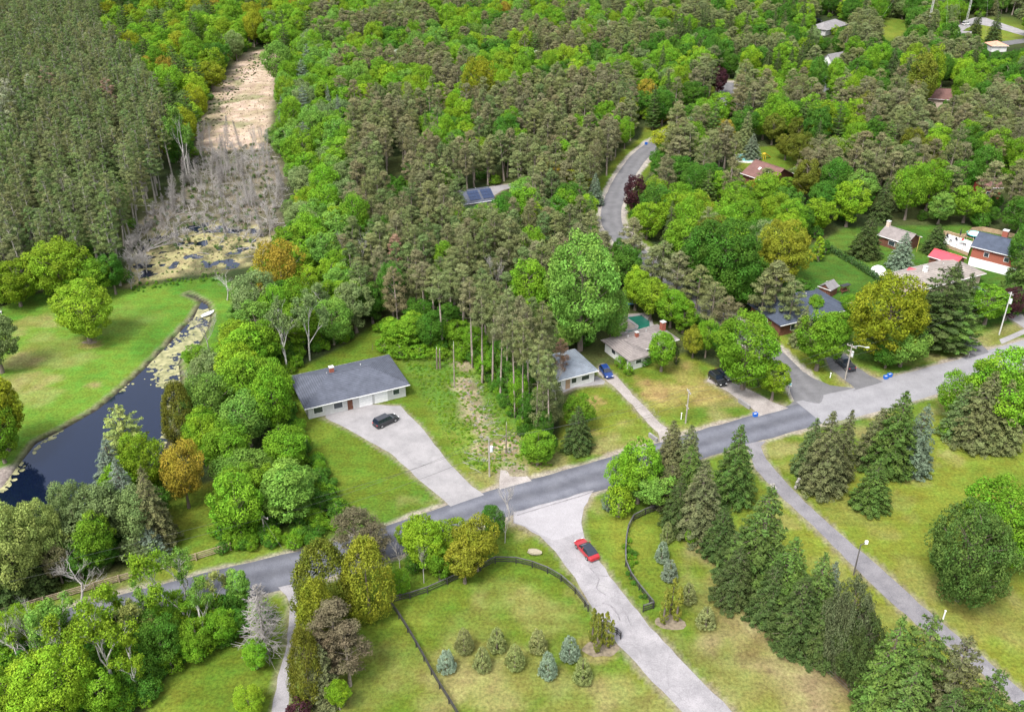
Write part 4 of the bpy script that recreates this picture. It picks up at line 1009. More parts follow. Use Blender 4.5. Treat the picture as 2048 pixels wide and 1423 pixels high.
MIX = {  # kind, tint, weight, H range, W range
 'plant': (5.0, [('redpine', 'RP', 8, 14, 22, 3.6, 5.6), ('redpine', 'RP2', 4, 14, 22, 3.6, 5.6), ('leaf', 'G2', .25, 7, 10, 5, 6), ('leaf', 'G4', .15, 9, 12, 5, 6), ('redpine', 'CA', .2, 15, 19, 3.5, 4.5), ('redpine', 'S1', 2, 16, 21, 4, 5)]),
 'rich': (6.8, [('leaf', 'G1', 4, 12, 16, 8, 11), ('leaf', 'G3', 2.2, 12, 16, 8, 11), ('leaf', 'YE', 1.2, 12, 15, 8, 11), ('leaf', 'OR', .5, 12, 14, 8, 10), ('whitepine', 'GR', 1.6, 15, 20, 7, 9), ('leaf', 'G5', .6, 10, 13, 7, 9), ('leaf', 'G2', 1.5, 12, 15, 8, 10)]),
 'edge': (4.6, [('leaf', 'G2', 3, 6, 9, 5, 7), ('leaf', 'G1', 2, 5, 9, 5, 7), ('redpine', 'RP', 3, 17, 20, 4, 5), ('spruce', 'GR', .7, 7, 11, 4, 5)]),
 'fresh': (5.8, [('leaf', 'G1', 3, 10, 14, 7, 9), ('leaf', 'G4', 3.2, 10, 14, 7, 9), ('leaf', 'G5', 1.4, 10, 13, 7, 9), ('whitepine', 'BL', .7, 13, 17, 6, 8), ('spruce', 'BL', .4, 10, 14, 4, 6), ('leaf', 'G3', .8, 9, 12, 7, 8)]),
 'pinebelt': (4.9, [('scots', 'S1', 6, 10, 15, 4.3, 6.4), ('scots', 'S2', 3.2, 10, 15, 4.3, 6.4), ('scots', 'S3', 2.6, 11, 15, 4.5, 6), ('leaf', 'G1', .5, 9, 12, 5, 7), ('leaf', 'G2', .4, 9, 12, 5, 7), ('bare', 'S1', .15, 10, 13, 5, 6), ('scots', 'S4', .12, 12, 14, 4, 5)]),
 'pinemix': (5.3, [('scots', 'S1', 4.5, 12, 16, 5, 6.5), ('scots', 'S2', 3.4, 12, 16, 5, 6.5), ('scots', 'S3', 1, 11, 15, 4.5, 6), ('leaf', 'G1', 1.6, 9, 13, 6, 8), ('leaf', 'G2', .8, 9, 12, 6, 8), ('leaf', 'G3', .5, 9, 12, 6, 8), ('leaf', 'YE', .15, 9, 12, 6, 8), ('spruce', 'GR', .3, 10, 14, 5, 6)]),
 'top': (6.0, [('leaf', 'G1', 3.6, 10, 14, 7, 9.5), ('leaf', 'G3', 2.6, 10, 14, 7, 9.5), ('leaf', 'G4', 1.6, 10, 14, 7, 9), ('leaf', 'G2', 1, 10, 13, 7, 9), ('scots', 'S1', 2.0, 12, 15, 5, 7), ('scots', 'S2', 1.8, 12, 15, 5, 7), ('leaf', 'OR', .3, 10, 13, 7, 9), ('whitepine', 'GR', .5, 12, 16, 6, 8), ('leaf', 'PW', .1, 9, 12, 6, 8)]),
 'bank': (6.0, [('leaf', 'G1', 4.2, 9, 13, 7, 9), ('leaf', 'G4', 2, 9, 13, 7, 9), ('leaf', 'G2', 1, 8, 11, 6, 8), ('leaf', 'G3', 1.0, 8, 12, 6, 9), ('leaf', 'G5', 1, 9, 12, 6, 8), ('sparse', 'G5', .5, 11, 13, 6, 7)]),
 'corner': (5.5, [('leaf', 'G2', 2, 6, 9, 5, 7), ('leaf', 'G5', 2, 8, 11, 6, 8), ('leaf', 'G1', 1, 6, 9, 5, 7)]),
 'ne': (6.4, [('leaf', 'G1', 2.6, 10, 15, 7, 10), ('leaf', 'G2', 2.4, 10, 15, 7, 10), ('spruce', 'DK', 1.4, 14, 19, 6, 8), ('scots', 'S1', 1.5, 12, 15, 6, 8), ('leaf', 'G3', .8, 10, 14, 7, 9), ('leaf', 'G5', .5, 10, 13, 7, 9)]),
 'mix': (6.0, [('leaf', 'G1', 2.0, 10, 14, 7, 9.5), ('leaf', 'G2', 1.8, 10, 14, 7, 9.5), ('leaf', 'G3', 1, 10, 14, 7, 9), ('scots', 'S1', 3.4, 12, 16, 5.5, 7.5), ('scots', 'S2', 2.5, 12, 16, 5.5, 7.5), ('spruce', 'DK', .4, 11, 16, 5, 7), ('leaf', 'OR', .2, 10, 12, 7, 9), ('leaf', 'CE', .4, 10, 13, 7, 9), ('whitepine', 'GR', .4, 13, 17, 6, 8), ('leaf', 'G5', .4, 9, 12, 7, 8)])}
EXTRA = [GP(p) for p in ([(430, 660), (470, 600), (560, 520), (640, 440), (700, 600), (760, 640), (700, 675), (600, 720), (565, 745), (575, 850), (620, 930), (675, 1000), (690, 1080), (560, 1090), (450, 1095), (425, 1000), (400, 930), (350, 900), (380, 790), (385, 740)], [(0, 1040), (130, 1060), (320, 1030), (320, 1110), (250, 1130), (100, 1170), (0, 1200)])]
def growable(x, y, px, py):
    if py > 1423 or seg_dist(ROAD, x, y) < 9 and px > 480: return False
    if any(inpoly(x, y, P) for P in EXTRA): return True
    if px < 560 and py > 880: return False
    if any(inpoly(x, y, P) for P in NOGROW): return False
    if py > 700 or (px > 540 and py > 660 and px < 1100): return False
    return True
cand = []
rr = random.Random(11)
grid = {}
def near(x, y, r, f=.5):
    cx, cy = int(x // 12), int(y // 12)
    for i in (cx - 1, cx, cx + 1):
        for j in (cy - 1, cy, cy + 1):
            for (a, b, q) in grid.get((i, j), ()):
                if math.hypot(a - x, b - y) < (r + q) * f: return True
    return False
def put(x, y, r): grid.setdefault((int(x // 12), int(y // 12)), []).append((x, y, r))
for x, y, r in OCC: put(x, y, r * .8)
side_a, r1_, r2_, f1_ = SIDE, ROAD, ROAD2, FAR1
pts_try = []
yy = 95.0
while yy < 660:
    half = (yy * .9 + 95) * .62 + 25; xx = -half
    while xx < half:
        pts_try.append((xx + rr.uniform(-1.6, 1.6), yy + rr.uniform(-1.6, 1.6))); xx += 3.6
    yy += 3.6
rr.shuffle(pts_try)
WOOD = []; BUSHES = []
for x, y in pts_try:
    px, py = PX(x, y)
    if px < -130 or px > 2180 or py < -60: continue
    if not growable(x, y, px, py): continue
    if seg_dist(side_a, x, y) < 5.5 or seg_dist(f1_, x, y) < 4.5 or seg_dist(r2_, x, y) < 8: continue
    if any(math.hypot(x - a, y - b) < r for a, b, r in HOUSES_XY): continue
    cpx, cpy = PX(x, y, 10); sp, mixl = MIX[zone(cpx, cpy)]
    k_, ti, w_, h0, h1, w0, w1 = rr.choices(mixl, [q[2] for q in mixl])[0]
    patch = vnoise(np.array([x]), np.array([y]), 26, 3)[0]
    if zone(cpx, cpy) in ('mix', 'top', 'pinemix', 'ne'):       # kinds grow in patches
        want = 'scots' if patch > (.60 if zone(cpx, cpy) == 'top' else .50 if zone(cpx, cpy) == 'ne' else .44 if zone(cpx, cpy) == 'mix' else .34) else 'leaf'
        sub = [q for q in mixl if (q[0] == 'scots') == (want == 'scots')]
        if rr.random() < .8 and sub: k_, ti, w_, h0, h1, w0, w1 = rr.choices(sub, [q[2] for q in sub])[0]
    if k_ == 'scots' and zone(cpx, cpy) in ('mix', 'ne', 'pinemix', 'top'):     # leafy to the ground where the woods meet open land
        if any(inpoly(x + a, y - b, P) for P in (YARD_R, YARD_7, LAWN_W, NE_GRASS, NE2) for a, b in ((0, 9), (0, 16), (-7, 8), (7, 8))) and rr.random() < .85: k_, ti, h0, h1, w0, w1 = rr.choice([('leaf', 'G2', 9, 13, 8, 10), ('leaf', 'G1', 9, 13, 8, 10), ('leaf', 'G4', 9, 12, 7, 9), ('spruce', 'S1', 10, 13, 6, 8)])
    H = rr.uniform(h0, h1) * (rr.uniform(.8, 1.18) if k_ == 'leaf' else 1); Wd = rr.uniform(w0, w1)
    if near(x, y, Wd / 2, .54 if k_ in ('redpine', 'scots', 'tallpine') else (.58 if zone(cpx, cpy) in ('bank', 'fresh', 'corner', 'edge') else .72)):
        if rr.random() < .25: BUSHES.append((x, y, rr.uniform(.7, 1.5), ti if k_ == 'leaf' else 'G2'))
        continue
    s = scale_at(x, y, H * .6); ok = True
    for hz, wf in ((.05, 0), (.3, 0), (.55, -.42), (.55, .42), (.55, 0), (.8, -.36), (.8, .36), (1.0, 0)):
        a, b = PX(x, y, H * hz); a += wf * Wd * s
        if any(inpoly(a, b, P) for P in OPEN): ok = False; break
    if not ok:
        H *= .42; Wd *= .55; ok = True
        if k_ not in ('leaf',): k_ = 'leaf'; ti = 'G2'
        for hz, wf in ((.1, 0), (.6, -.4), (.6, .4), (1.0, 0)):
            a, b = PX(x, y, H * hz); a += wf * Wd * s
            if any(inpoly(a, b, P) for P in OPEN): ok = False; break
        if not ok: continue
    put(x, y, Wd / 2); WOOD.append((k_, x, y, H, Wd, ti))
# the pale road's far bank and both banks of the bog get single dead trees
for poly, cnt, kinds in ((BRUSH, 160, ('bare', 'bare', 'deadpine')),):
    xs = [p[0] for p in poly]; ys = [p[1] for p in poly]; c = 0
    while c < cnt:
        x, y = rr.uniform(min(xs), max(xs)), rr.uniform(min(ys), max(ys))
        if not inpoly(x, y, poly): continue
        c += 1; px, py = PX(x, y)
        if rr.random() > .35 + .65 * (py < 430): continue
        k_ = rr.choice(kinds); H = rr.uniform(5, 10.5); o = place_tree(k_, x, y, H, H * rr.uniform(.22, .38), 'S1', None, 'dead trees standing in the bog', lean=(rr.uniform(-.16, .16), rr.uniform(-.16, .16)))
# the 300 largest in view of each kind are objects, the rest of a kind is one mass
def vis(t):
    px, py = PX(t[1], t[2], t[3] * .6); inside = -20 < px < 2068 and -20 < py < 1443
    return (0 if inside else 1e6) + math.hypot(t[1], t[2])
by = {}
for t in WOOD: by.setdefault(NAME[t[0]], []).append(t)
nhero = {}
for o in COL.objects:
    q = o.name.split('.')[0]
    if 'label' in o: nhero[q] = nhero.get(q, 0) + 1
def gn_mass(name, items, kinds, label):
    """items: (kind, x, y, H, W, tint)"""
    lib = bpy.data.collections.new(name + '_shapes'); tab = {}; order = []
    for k in kinds:
        for t in TREES[k]: tab.setdefault(k, []).append(len(order)); order.append(t)
    for i, t in enumerate(order): lib.objects.link(bpy.data.objects.new('%s_shape_%03d' % (name, i), t.full))
    me = bpy.data.meshes.new(name); me.vertices.add(len(items)); co = []; sc_ = []; rz = []; vi = []; tn = []
    r = random.Random(len(items))
    for k, x, y, H, Wd, ti in items:
        i = r.choice(tab[k]); t = order[i]; co += [x, y, 0]; sc_ += [Wd / t.W, Wd / t.W, H / t.H]; rz += [r.uniform(-.04, .04), r.uniform(-.04, .04), r.uniform(0, 6.28)]; vi.append(i)
        c = T_[ti]; j = r.uniform(.84, 1.18); tn += [c[0] * j * r.uniform(.94, 1.06), c[1] * j, c[2] * j * r.uniform(.9, 1.1)]
    me.vertices.foreach_set('co', co)
    for nm, ty, dat, fld in (('sc', 'FLOAT_VECTOR', sc_, 'vector'), ('rot', 'FLOAT_VECTOR', rz, 'vector'), ('vi', 'INT', vi, 'value'), ('tint', 'FLOAT_VECTOR', tn, 'vector')):
        me.attributes.new(nm, ty, 'POINT').data.foreach_set(fld, dat)
    o = link(bpy.data.objects.new(name, me)); o['kind'] = 'stuff'; o['label'] = label; o['category'] = 'trees' if 'bush' not in kinds and 'thicket' not in kinds else 'undergrowth'
    ng = bpy.data.node_groups.new(name, 'GeometryNodeTree'); ng.interface.new_socket('Geometry', in_out='INPUT', socket_type='NodeSocketGeometry'); ng.interface.new_socket('Geometry', in_out='OUTPUT', socket_type='NodeSocketGeometry')
    gi = ng.nodes.new('NodeGroupInput'); go = ng.nodes.new('NodeGroupOutput'); ip = ng.nodes.new('GeometryNodeInstanceOnPoints'); ci = ng.nodes.new('GeometryNodeCollectionInfo')
    ci.inputs['Collection'].default_value = lib; ci.inputs['Separate Children'].default_value = True; ci.inputs['Reset Children'].default_value = True
    ip.inputs['Pick Instance'].default_value = True
    def att(nm, ty):
        a = ng.nodes.new('GeometryNodeInputNamedAttribute'); a.data_type = ty; a.inputs['Name'].default_value = nm; return a.outputs['Attribute']
    L = ng.links.new; L(gi.outputs[0], ip.inputs['Points']); L(ci.outputs[0], ip.inputs['Instance']); L(att('vi', 'INT'), ip.inputs['Instance Index']); L(att('rot', 'FLOAT_VECTOR'), ip.inputs['Rotation']); L(att('sc', 'FLOAT_VECTOR'), ip.inputs['Scale']); L(ip.outputs[0], go.inputs[0])
    md = o.modifiers.new('scatter', 'NODES'); md.node_group = ng
    return o
MASSLAB = dict(broadleaf_tree='far mass of green and yellow-green broadleaf trees in the woods', pine_tree='far mass of brown-green pines in the woods', plantation_pine='close-grown far rows of tall olive plantation pines')
for nm, L_ in by.items():
    L_.sort(key=vis); lim = 296 - nhero.get(nm, 0) if nm in ('broadleaf_tree', 'pine_tree', 'plantation_pine') else 300
    for t in L_[:lim]: place_tree(t[0], t[1], t[2], t[3], t[4], t[5], lean=(random.uniform(-.07, .07), random.uniform(-.07, .07)) if t[0] in ('redpine', 'scots') else None)
    rest = [t for t in L_[lim:]]
    if rest: gn_mass(nm + '_woods', rest, sorted({t[0] for t in rest}), MASSLAB.get(nm, 'mass of trees in the woods'))
print('WOOD', {k: len(v) for k, v in by.items()}, 'bush', len(BUSHES))
ug = [('bush', x, y, 3.2 * s, 3.4 * s * 1.1, ti) for x, y, s, ti in BUSHES if not any(inpoly(*PX(x, y, 2.5 * s), P) for P in OPEN)]
# thick low growth round the lot, under the cedars and along the shore
def scatter(poly, n_, smin, smax, tints, kind='bush', sq=1.0):
    P = GP(poly); xs = [p[0] for p in P]; ys = [p[1] for p in P]; out = []; c = 0
    while len(out) < n_ and c < n_ * 30:
        c += 1; x, y = rr.uniform(min(xs), max(xs)), rr.uniform(min(ys), max(ys))
        if inpoly(x, y, P): s = rr.uniform(smin, smax); t = TREES[kind][0]; out.append((kind, x, y, t.H * s * sq, t.W * s, rr.choice(tints)))
    return out
ug += scatter([(0, 1300), (100, 1270), (250, 1250), (420, 1215), (540, 1225), (540, 1260), (470, 1290), (350, 1335), (290, 1423), (0, 1423)], 260, .5, 1.1, ['G2', 'G2', 'G1', 'G3'])
ug += scatter([(0, 1190), (100, 1180), (250, 1130), (330, 1110), (330, 1060), (0, 1080)], 90, .5, 1.0, ['G2', 'S3'])
ug += scatter([(860, 640), (930, 650), (1000, 740), (1100, 880), (1080, 925), (1040, 870), (960, 740), (880, 700)], 150, .4, .9, ['G1', 'G2', 'G2'])
ug += scatter([(750, 660), (890, 640), (900, 700), (800, 710)], 80, .4, .8, ['G1', 'G1', 'G2'])
ug += scatter([(560, 700), (700, 650), (700, 680), (610, 720), (575, 760), (590, 850), (640, 930), (685, 1000), (690, 1080), (560, 1100), (440, 1110), (430, 1060), (560, 1000)], 220, .4, .9, ['G1', 'G2'])
ug += scatter([(1255, 1070), (1275, 1120), (1270, 1150), (1300, 1210), (1290, 1210), (1255, 1160), (1248, 1100)], 26, .14, .28, ['G1', 'G2'])
gn_mass('undergrowth', ug, ['bush'], 'bright and deep green leafy undergrowth beneath the trees')
low = scatter([(800, 705), (890, 705), (960, 745), (1040, 880), (1110, 935), (1000, 950), (930, 930), (850, 800)], 1100, .05, .17, ['G1', 'G3', 'G4', 'G3', 'G1'], sq=.6)
low += scatter([(400, 290), (535, 290), (575, 390), (540, 500), (300, 500), (270, 470), (390, 340)], 420, .08, .34, ['G2', 'S3', 'OL', 'G5'])
low += scatter([(398, 290), (400, 240), (445, 168), (500, 108), (556, 98), (545, 180), (530, 290)], 500, .06, .18, ['MD', 'MD', 'OL', 'MD'], sq=.5)
low += scatter([(400, 250), (440, 170), (500, 110), (556, 98), (540, 115), (470, 190), (430, 260)], 200, .1, .3, ['OL', 'G2'], sq=.5)
low += scatter([(255, 570), (340, 556), (450, 546), (450, 560), (340, 572), (260, 590)], 70, .10, .22, ['G1', 'G2'])
low += scatter([(262, 568), (400, 545), (500, 528), (540, 490), (440, 470), (300, 490)], 260, .05, .16, ['OL', 'G5', 'MD', 'G2'], sq=.5)
gn_mass('weeds', low, ['bush'], 'low green weeds and bramble on rough ground')
tw = scatter([(395, 300), (535, 290), (560, 330), (575, 390), (560, 450), (520, 480), (400, 470), (290, 500), (262, 560), (250, 500), (300, 420), (340, 380), (385, 340)], 500, .3, .95, ['S1'], 'thicket', .9)
tw += scatter([(255, 510), (290, 480), (300, 560), (262, 580)], 30, .7, 1.5, ['S1'], 'thicket', 1.3)
tw += scatter([(940, 860), (1020, 850), (1050, 900), (1030, 930), (970, 930)], 45, .12, .35, ['S1'], 'thicket', .4)
tw += scatter([(900, 760), (960, 760), (990, 860), (950, 860)], 40, .15, .4, ['S1'], 'thicket', .4)
gn_mass('dead_brush', tw, ['thicket'], 'tangled grey leafless brush filling the boggy clearing')

# ================================================================== BUILDINGS
def flat(name, col, rough=.6, spec=.4, **k): return mat(name, col, rough, k.pop('var', .08), k.pop('scale', 2), spec=spec, **k)
def shingle(name, c):
    m, n = newmat(name); o = N(n, 'ShaderNodeOutputMaterial'); b = N(n, 'ShaderNodeBsdfPrincipled'); b.inputs['Roughness'].default_value = .9; b.inputs['Specular IOR Level'].default_value = .15
    tc = N(n, 'ShaderNodeTexCoord'); nz = N(n, 'ShaderNodeTexNoise'); nz.inputs['Scale'].default_value = .7; nz.inputs['Detail'].default_value = 7; nz.inputs['Roughness'].default_value = .75
    w = N(n, 'ShaderNodeTexWave', wave_type='BANDS', bands_direction='Z'); w.inputs['Scale'].default_value = 2.2; w.inputs['Distortion'].default_value = 1.5; w.inputs['Detail'].default_value = 3
    mr = N(n, 'ShaderNodeMapRange'); mr.inputs['From Min'].default_value = .3; mr.inputs['From Max'].default_value = .7; mr.inputs['To Min'].default_value = .75; mr.inputs['To Max'].default_value = 1.25
    m2 = N(n, 'ShaderNodeMapRange'); m2.inputs['To Min'].default_value = .78; m2.inputs['To Max'].default_value = 1.12
    mu = N(n, 'ShaderNodeMath', operation='MULTIPLY'); sc = N(n, 'ShaderNodeVectorMath', operation='SCALE'); sc.inputs[0].default_value = c
    L = n.links.new; L(tc.outputs['Object'], nz.inputs[0]); L(tc.outputs['Object'], w.inputs[0]); L(nz.outputs[0], mr.inputs[0]); L(w.outputs[0], m2.inputs[0]); L(mr.outputs[0], mu.inputs[0]); L(m2.outputs[0], mu.inputs[1])
    L(mu.outputs[0], sc.inputs['Scale']); L(sc.outputs[0], b.inputs['Base Color']); L(b.outputs[0], o.inputs[0]); return m
WHITE = flat('white_paint', (.60, .60, .59), .6); TRIM = flat('trim_white', (.75, .75, .74)); GLASS = flat('window_glass', (.03, .04, .05), .08, .8, var=.1)
BRICKR = mat('brick_red', (.28, .09, .06), .9, .2, 3, .01, stretch=(1, 1, 4)); WOODB = mat('wood_brown', (.13, .055, .035), .85, .2, 3, stretch=(1, 1, .3)); WOODT = mat('wood_tan', (.36, .25, .16), .85, .2, 3)
CREAM = flat('wall_cream', (.55, .43, .36)); BROWNW = flat('wall_taupe', (.34, .28, .24)); GREYW = flat('wall_grey', (.45, .45, .44)); METALR = mat('red_metal_roof', (.62, .055, .075), .45, .08, 1.0, spec=.5); DARKR = flat('wall_deep_red', (.20, .03, .025))
def house(name, label, cat, FL, FR, depth, hw, rh, roof, rmat, wmat, over=.5, wins=(), door=None, chim=(), group=None, open_front=False, skylights=(), zbase=0.0):
    """FL, FR photo pixels of the ground corners of the front wall; depth in metres away from the viewer"""
    a, b = G(*FL), G(*FR); w = (b - a).length; rz = math.atan2(b.y - a.y, b.x - a.x)
    e = empty(name, (a.x, a.y, 0), rz, label, cat, group); W_, D, h, ov = w, depth, hw, over
    mb = MB()
    t = .2
    if open_front:
        mb.box((t / 2, D / 2, h / 2), (t, D, h)); mb.box((W_ - t / 2, D / 2, h / 2), (t, D, h)); mb.box((W_ / 2, D - t / 2, h / 2), (W_ - 2 * t - .01, t, h))
    else: mb.prism([(0, 0), (W_, 0), (W_, D), (0, D)], 0, h)
    if roof == 'gable': mb.add([(0.001, 0.001, h), (0.001, D - .001, h), (0.001, D / 2, h + rh * .96), (W_ - .001, 0.001, h), (W_ - .001, D - .001, h), (W_ - .001, D / 2, h + rh * .96)], [(0, 1, 2), (3, 5, 4), (0, 2, 5, 3), (1, 4, 5, 2)])
    if roof == 'gablef': mb.add([(0.001, 0.001, h), (W_ - .001, 0.001, h), (W_ / 2, 0.001, h + rh * .96), (0.001, D - .001, h), (W_ - .001, D - .001, h), (W_ / 2, D - .001, h + rh * .96)], [(0, 1, 2), (3, 5, 4), (0, 2, 5, 3), (1, 4, 5, 2)])
    mb.build('wall', wmat, e)
    rb = MB(); x0, x1, y0, y1 = -ov, W_ + ov, -ov, D + ov; z = h - .05; th = .18
    if roof == 'hip':
        k = min(x1 - x0, y1 - y0) / 2
        if x1 - x0 >= y1 - y0: r0, r1 = (x0 + k, (y0 + y1) / 2), (x1 - k, (y0 + y1) / 2)
        else: r0, r1 = ((x0 + x1) / 2, y0 + k), ((x0 + x1) / 2, y1 - k)
        lo = [(x0, y0, z), (x1, y0, z), (x1, y1, z), (x0, y1, z)]; up = [(p[0], p[1], z + th) for p in lo]; rd = [(*r0, z + th + rh), (*r1, z + th + rh)]
        V = lo + up + rd
        F = [(3, 2, 1, 0), (0, 1, 5, 4), (1, 2, 6, 5), (2, 3, 7, 6), (3, 0, 4, 7)]
        F += [(4, 5, 9, 8), (6, 7, 8, 9), (5, 6, 9), (7, 4, 8)] if x1 - x0 >= y1 - y0 else [(4, 5, 8), (6, 7, 9), (5, 6, 9, 8), (7, 4, 8, 9)]
        rb.add(V, F)
    elif roof in ('gable', 'gablef'):
        if roof == 'gable': q = lambda u, v, zz: (u, v, zz)
        else: q = lambda u, v, zz: (v, u, zz)
        a0, a1, b0, b1 = (x0, x1, y0, y1) if roof == 'gable' else (y0, y1, x0, x1); mid = (b0 + b1) / 2; rhh = rh * (b1 - b0) / ((D if roof == 'gable' else W_))
        zb = z - (rhh - rh) + .02
        for s in (-1, 1):
            be = b0 if s < 0 else b1
            V = [q(a0, be, zb), q(a1, be, zb), q(a1, mid, zb + rhh + .03), q(a0, mid, zb + rhh + .03)]; V += [(p[0], p[1], p[2] + th) for p in V]
            rb.add(V, [(0, 1, 2, 3), (4, 5, 6, 7), (0, 1, 5, 4), (1, 2, 6, 5), (2, 3, 7, 6), (3, 0, 4, 7)])
    elif roof == 'shed': rb.add([(x0, y0, z + .02), (x1, y0, z + .02), (x1, y1, z + rh), (x0, y1, z + rh), (x0, y0, z + .17), (x1, y0, z + .17), (x1, y1, z + rh + .15), (x0, y1, z + rh + .15)], [(0, 3, 2, 1), (4, 5, 6, 7), (0, 1, 5, 4), (1, 2, 6, 5), (2, 3, 7, 6), (3, 0, 4, 7)])
    ro = rb.build('roof', rmat, e)
    if roof != 'shed' and W_ > 5:
        rc = MB()
        if roof == 'gable': rc.beam((x0, D / 2, h + rh + .20), (x1, D / 2, h + rh + .20), .3, .08)
        elif roof == 'hip': rc.beam(Vector(rd[0]) + Vector((0, 0, .02)), Vector(rd[1]) + Vector((0.01, 0, .02)), .28, .08)
        if rc.v: rc.build('ridge_cap', rmat, ro)
    g = MB(); g.box((W_ / 2, -ov - .06, z + .06), (W_ + 2 * ov, .1, .12)); g.box((W_ / 2, D + ov + .06, z + .06), (W_ + 2 * ov, .1, .12)); g.build('gutter', TRIM, e)
    for side, u, zc, ww, wh in wins:      # side f front, l left, r right
        if side == 'f': c, sz, n_ = (u * W_, -.03, zc), (ww, .08, wh), (0, -.05, 0)
        elif side == 'l': c, sz, n_ = (-.03, u * D, zc), (.08, ww, wh), (-.05, 0, 0)
        else: c, sz, n_ = (W_ + .03, u * D, zc), (.08, ww, wh), (.05, 0, 0)
        wo_ = MB().box((0, 0, 0), (sz[0] + (.16 if side == 'f' else 0), sz[1] + (.16 if side != 'f' else 0), wh + .16)).build('window', TRIM, e, c)
        MB().box((0, 0, 0), (sz[0], .03, wh) if side == 'f' else (.03, sz[1], wh)).build('pane', GLASS, wo_, n_)
    if door:
        u, dm = door; d = MB().box((0, 0, 1.02), (.95, .09, 2.04)).build('door', dm, e, (u * W_, -.04, 0)); MB().box((0, 0, 0), (.05, .07, .12)).build('handle', GREYW, d, (.36, -.08, 1.0))
    for cx, cy, zt, s, cm in chim:
        c = MB().box((0, 0, zt / 2), (s, s, zt)).build('chimney', cm, e, (cx * W_, cy * D, 0)); MB().box((0, 0, 0), (s + .14, s + .14, .12)).build('cap', GREYW, c, (0, 0, zt + .06))
    if roof in ('hip', 'gable') and W_ > 8:
        for u, v in ((.3, .62), (.66, .66)): MB().tube([(0, 0, 0), (0, 0, 1.0)], .09, 8).build('vent_pipe', GREYW, e, (u * W_, v * D, h + rh * .45))
    for cx, cy, zz, tilt in skylights: MB().box((0, 0, 0), (.7, .9, .12)).build('skylight', TRIM, e, (cx * W_, cy * D, zz)).rotation_euler = (tilt, 0, 0)
    return e, W_, D
BLU = shingle('shingle_blue_grey', (.18, .205, .24)); TAU = shingle('shingle_taupe', (.21, .185, .178)); NAV = shingle('shingle_dark_blue', (.062, .075, .105)); BRN = shingle('shingle_red_brown', (.155, .085, .075)); GRY = shingle('shingle_grey', (.21, .20, .205)); BEI = shingle('shingle_beige_grey', (.25, .22, .20)); ORA = shingle('tile_salmon', (.52, .27, .19)); SLA = shingle('shingle_slate', (.082, .09, .115))
house('bungalow', 'small white bungalow with a blue-grey hip roof, half behind pines beside the cleared lot', 'house', (1096, 787), (1188, 763), 8.2, 2.6, 1.5, 'hip', BLU, WHITE, .55, wins=(('f', .80, 1.5, 1.6, .9), ('f', .55, 1.5, 1.0, 1.0), ('f', .2, 1.5, 1.4, 1.0), ('r', .5, 1.5, 1.2, .9)), door=(.42, WOODT), chim=((.52, .52, 5.0, .6, BRICKR),), skylights=((.36, .66, 3.75, -.3),))
e, w_, d_ = house('ranch_house', 'ranch house with a grey-brown hip roof and white walls by the green pool', 'house', PX(21.900, 160.930), PX(33.183, 167.184), 6.2, 2.45, 1.0, 'hip', TAU, WHITE, .6, wins=(('f', .75, 1.5, 1.6, 1.0), ('l', .5, 1.5, 1.2, .8), ('r', .5, 1.5, 1.4, 1.0)), door=(.62, WOODB), chim=((.42, .5, 4.5, .6, BRICKR), (.97, .62, 4.7, .9, BRICKR)))
# its front wing
wg = MB(); wg.prism([(.02, -2.5), (4.2, -2.5), (4.2, -.002), (.02, -.002)], 0, 2.49); wg.build('wing_wall', WHITE, e)
wr = MB(); z_ = 2.47; wr.add([(-.58, -3.1, z_), (4.8, -3.1, z_), (4.8, 3.0, z_), (-.58, 3.0, z_), (-.58, -3.1, z_ + .17), (4.8, -3.1, z_ + .17), (4.8, 3.0, z_ + .17), (-.58, 3.0, z_ + .17), (2.1, -.4, z_ + 1.02), (2.1, 2.9, z_ + 1.10)], [(0, 3, 2, 1), (0, 1, 5, 4), (1, 2, 6, 5), (3, 0, 4, 7), (4, 5, 8), (5, 6, 9, 8), (7, 4, 8, 9), (2, 3, 7, 6)]); wr.build('wing_roof', TAU, e)
w2 = MB().box((0, 0, 0), (1.4, .08, .9)).build('window', TRIM, e, (2.0, -2.54, 1.6)); MB().box((0, 0, 0), (1.2, .03, .75)).build('pane', GLASS, w2, (0, -.05, 0))
house('house', 'house with a dark slate-blue roof hidden behind pines and the golden maple', 'house', (1558, 672), (1690, 640), 10, 2.8, 2.2, 'hip', NAV, WOODB, .6, wins=(('f', .2, 1.5, 1.5, 1.1), ('f', .5, 1.5, 1.5, 1.1), ('l', .5, 1.5, 1.5, 1.1)), door=(.35, TRIM))
house('house', 'long beige-grey roofed house behind the big dark pine', 'house', (1836, 598), (1958, 566), 8.5, 2.6, 1.3, 'hip', BEI, CREAM, .7, wins=(('f', .1, 1.5, 1.6, 1.1), ('f', .85, 1.5, 1.2, 1.1)), chim=((.28, .5, 5.2, .8, TRIM),), door=(.6, WOODB))
house('house', 'red brick house with a dark blue roof and white lower walls at the right edge', 'house', (1936, 530), (2035, 556), 9, 5.0, 2.0, 'gable', NAV, BRICKR, .5, wins=(('f', .3, 3.7, 1.0, 1.0), ('f', .7, 3.7, 1.0, 1.0), ('f', .16, 1.3, 1.5, 1.2)), chim=((.42, .8, 8.0, 1.2, BRICKR),), door=(.52, TRIM))
g_ = G(1936, 530); h_ = G(2035, 556); lw = MB(); lw.box(((h_ - g_).length / 2, -.06, 1.1), ((h_ - g_).length + .1, .1, 2.2)); 
par = [o for o in COL.objects if o.get('label', '').startswith('red brick house')][0]; lw.build('lower_wall', TRIM, par)
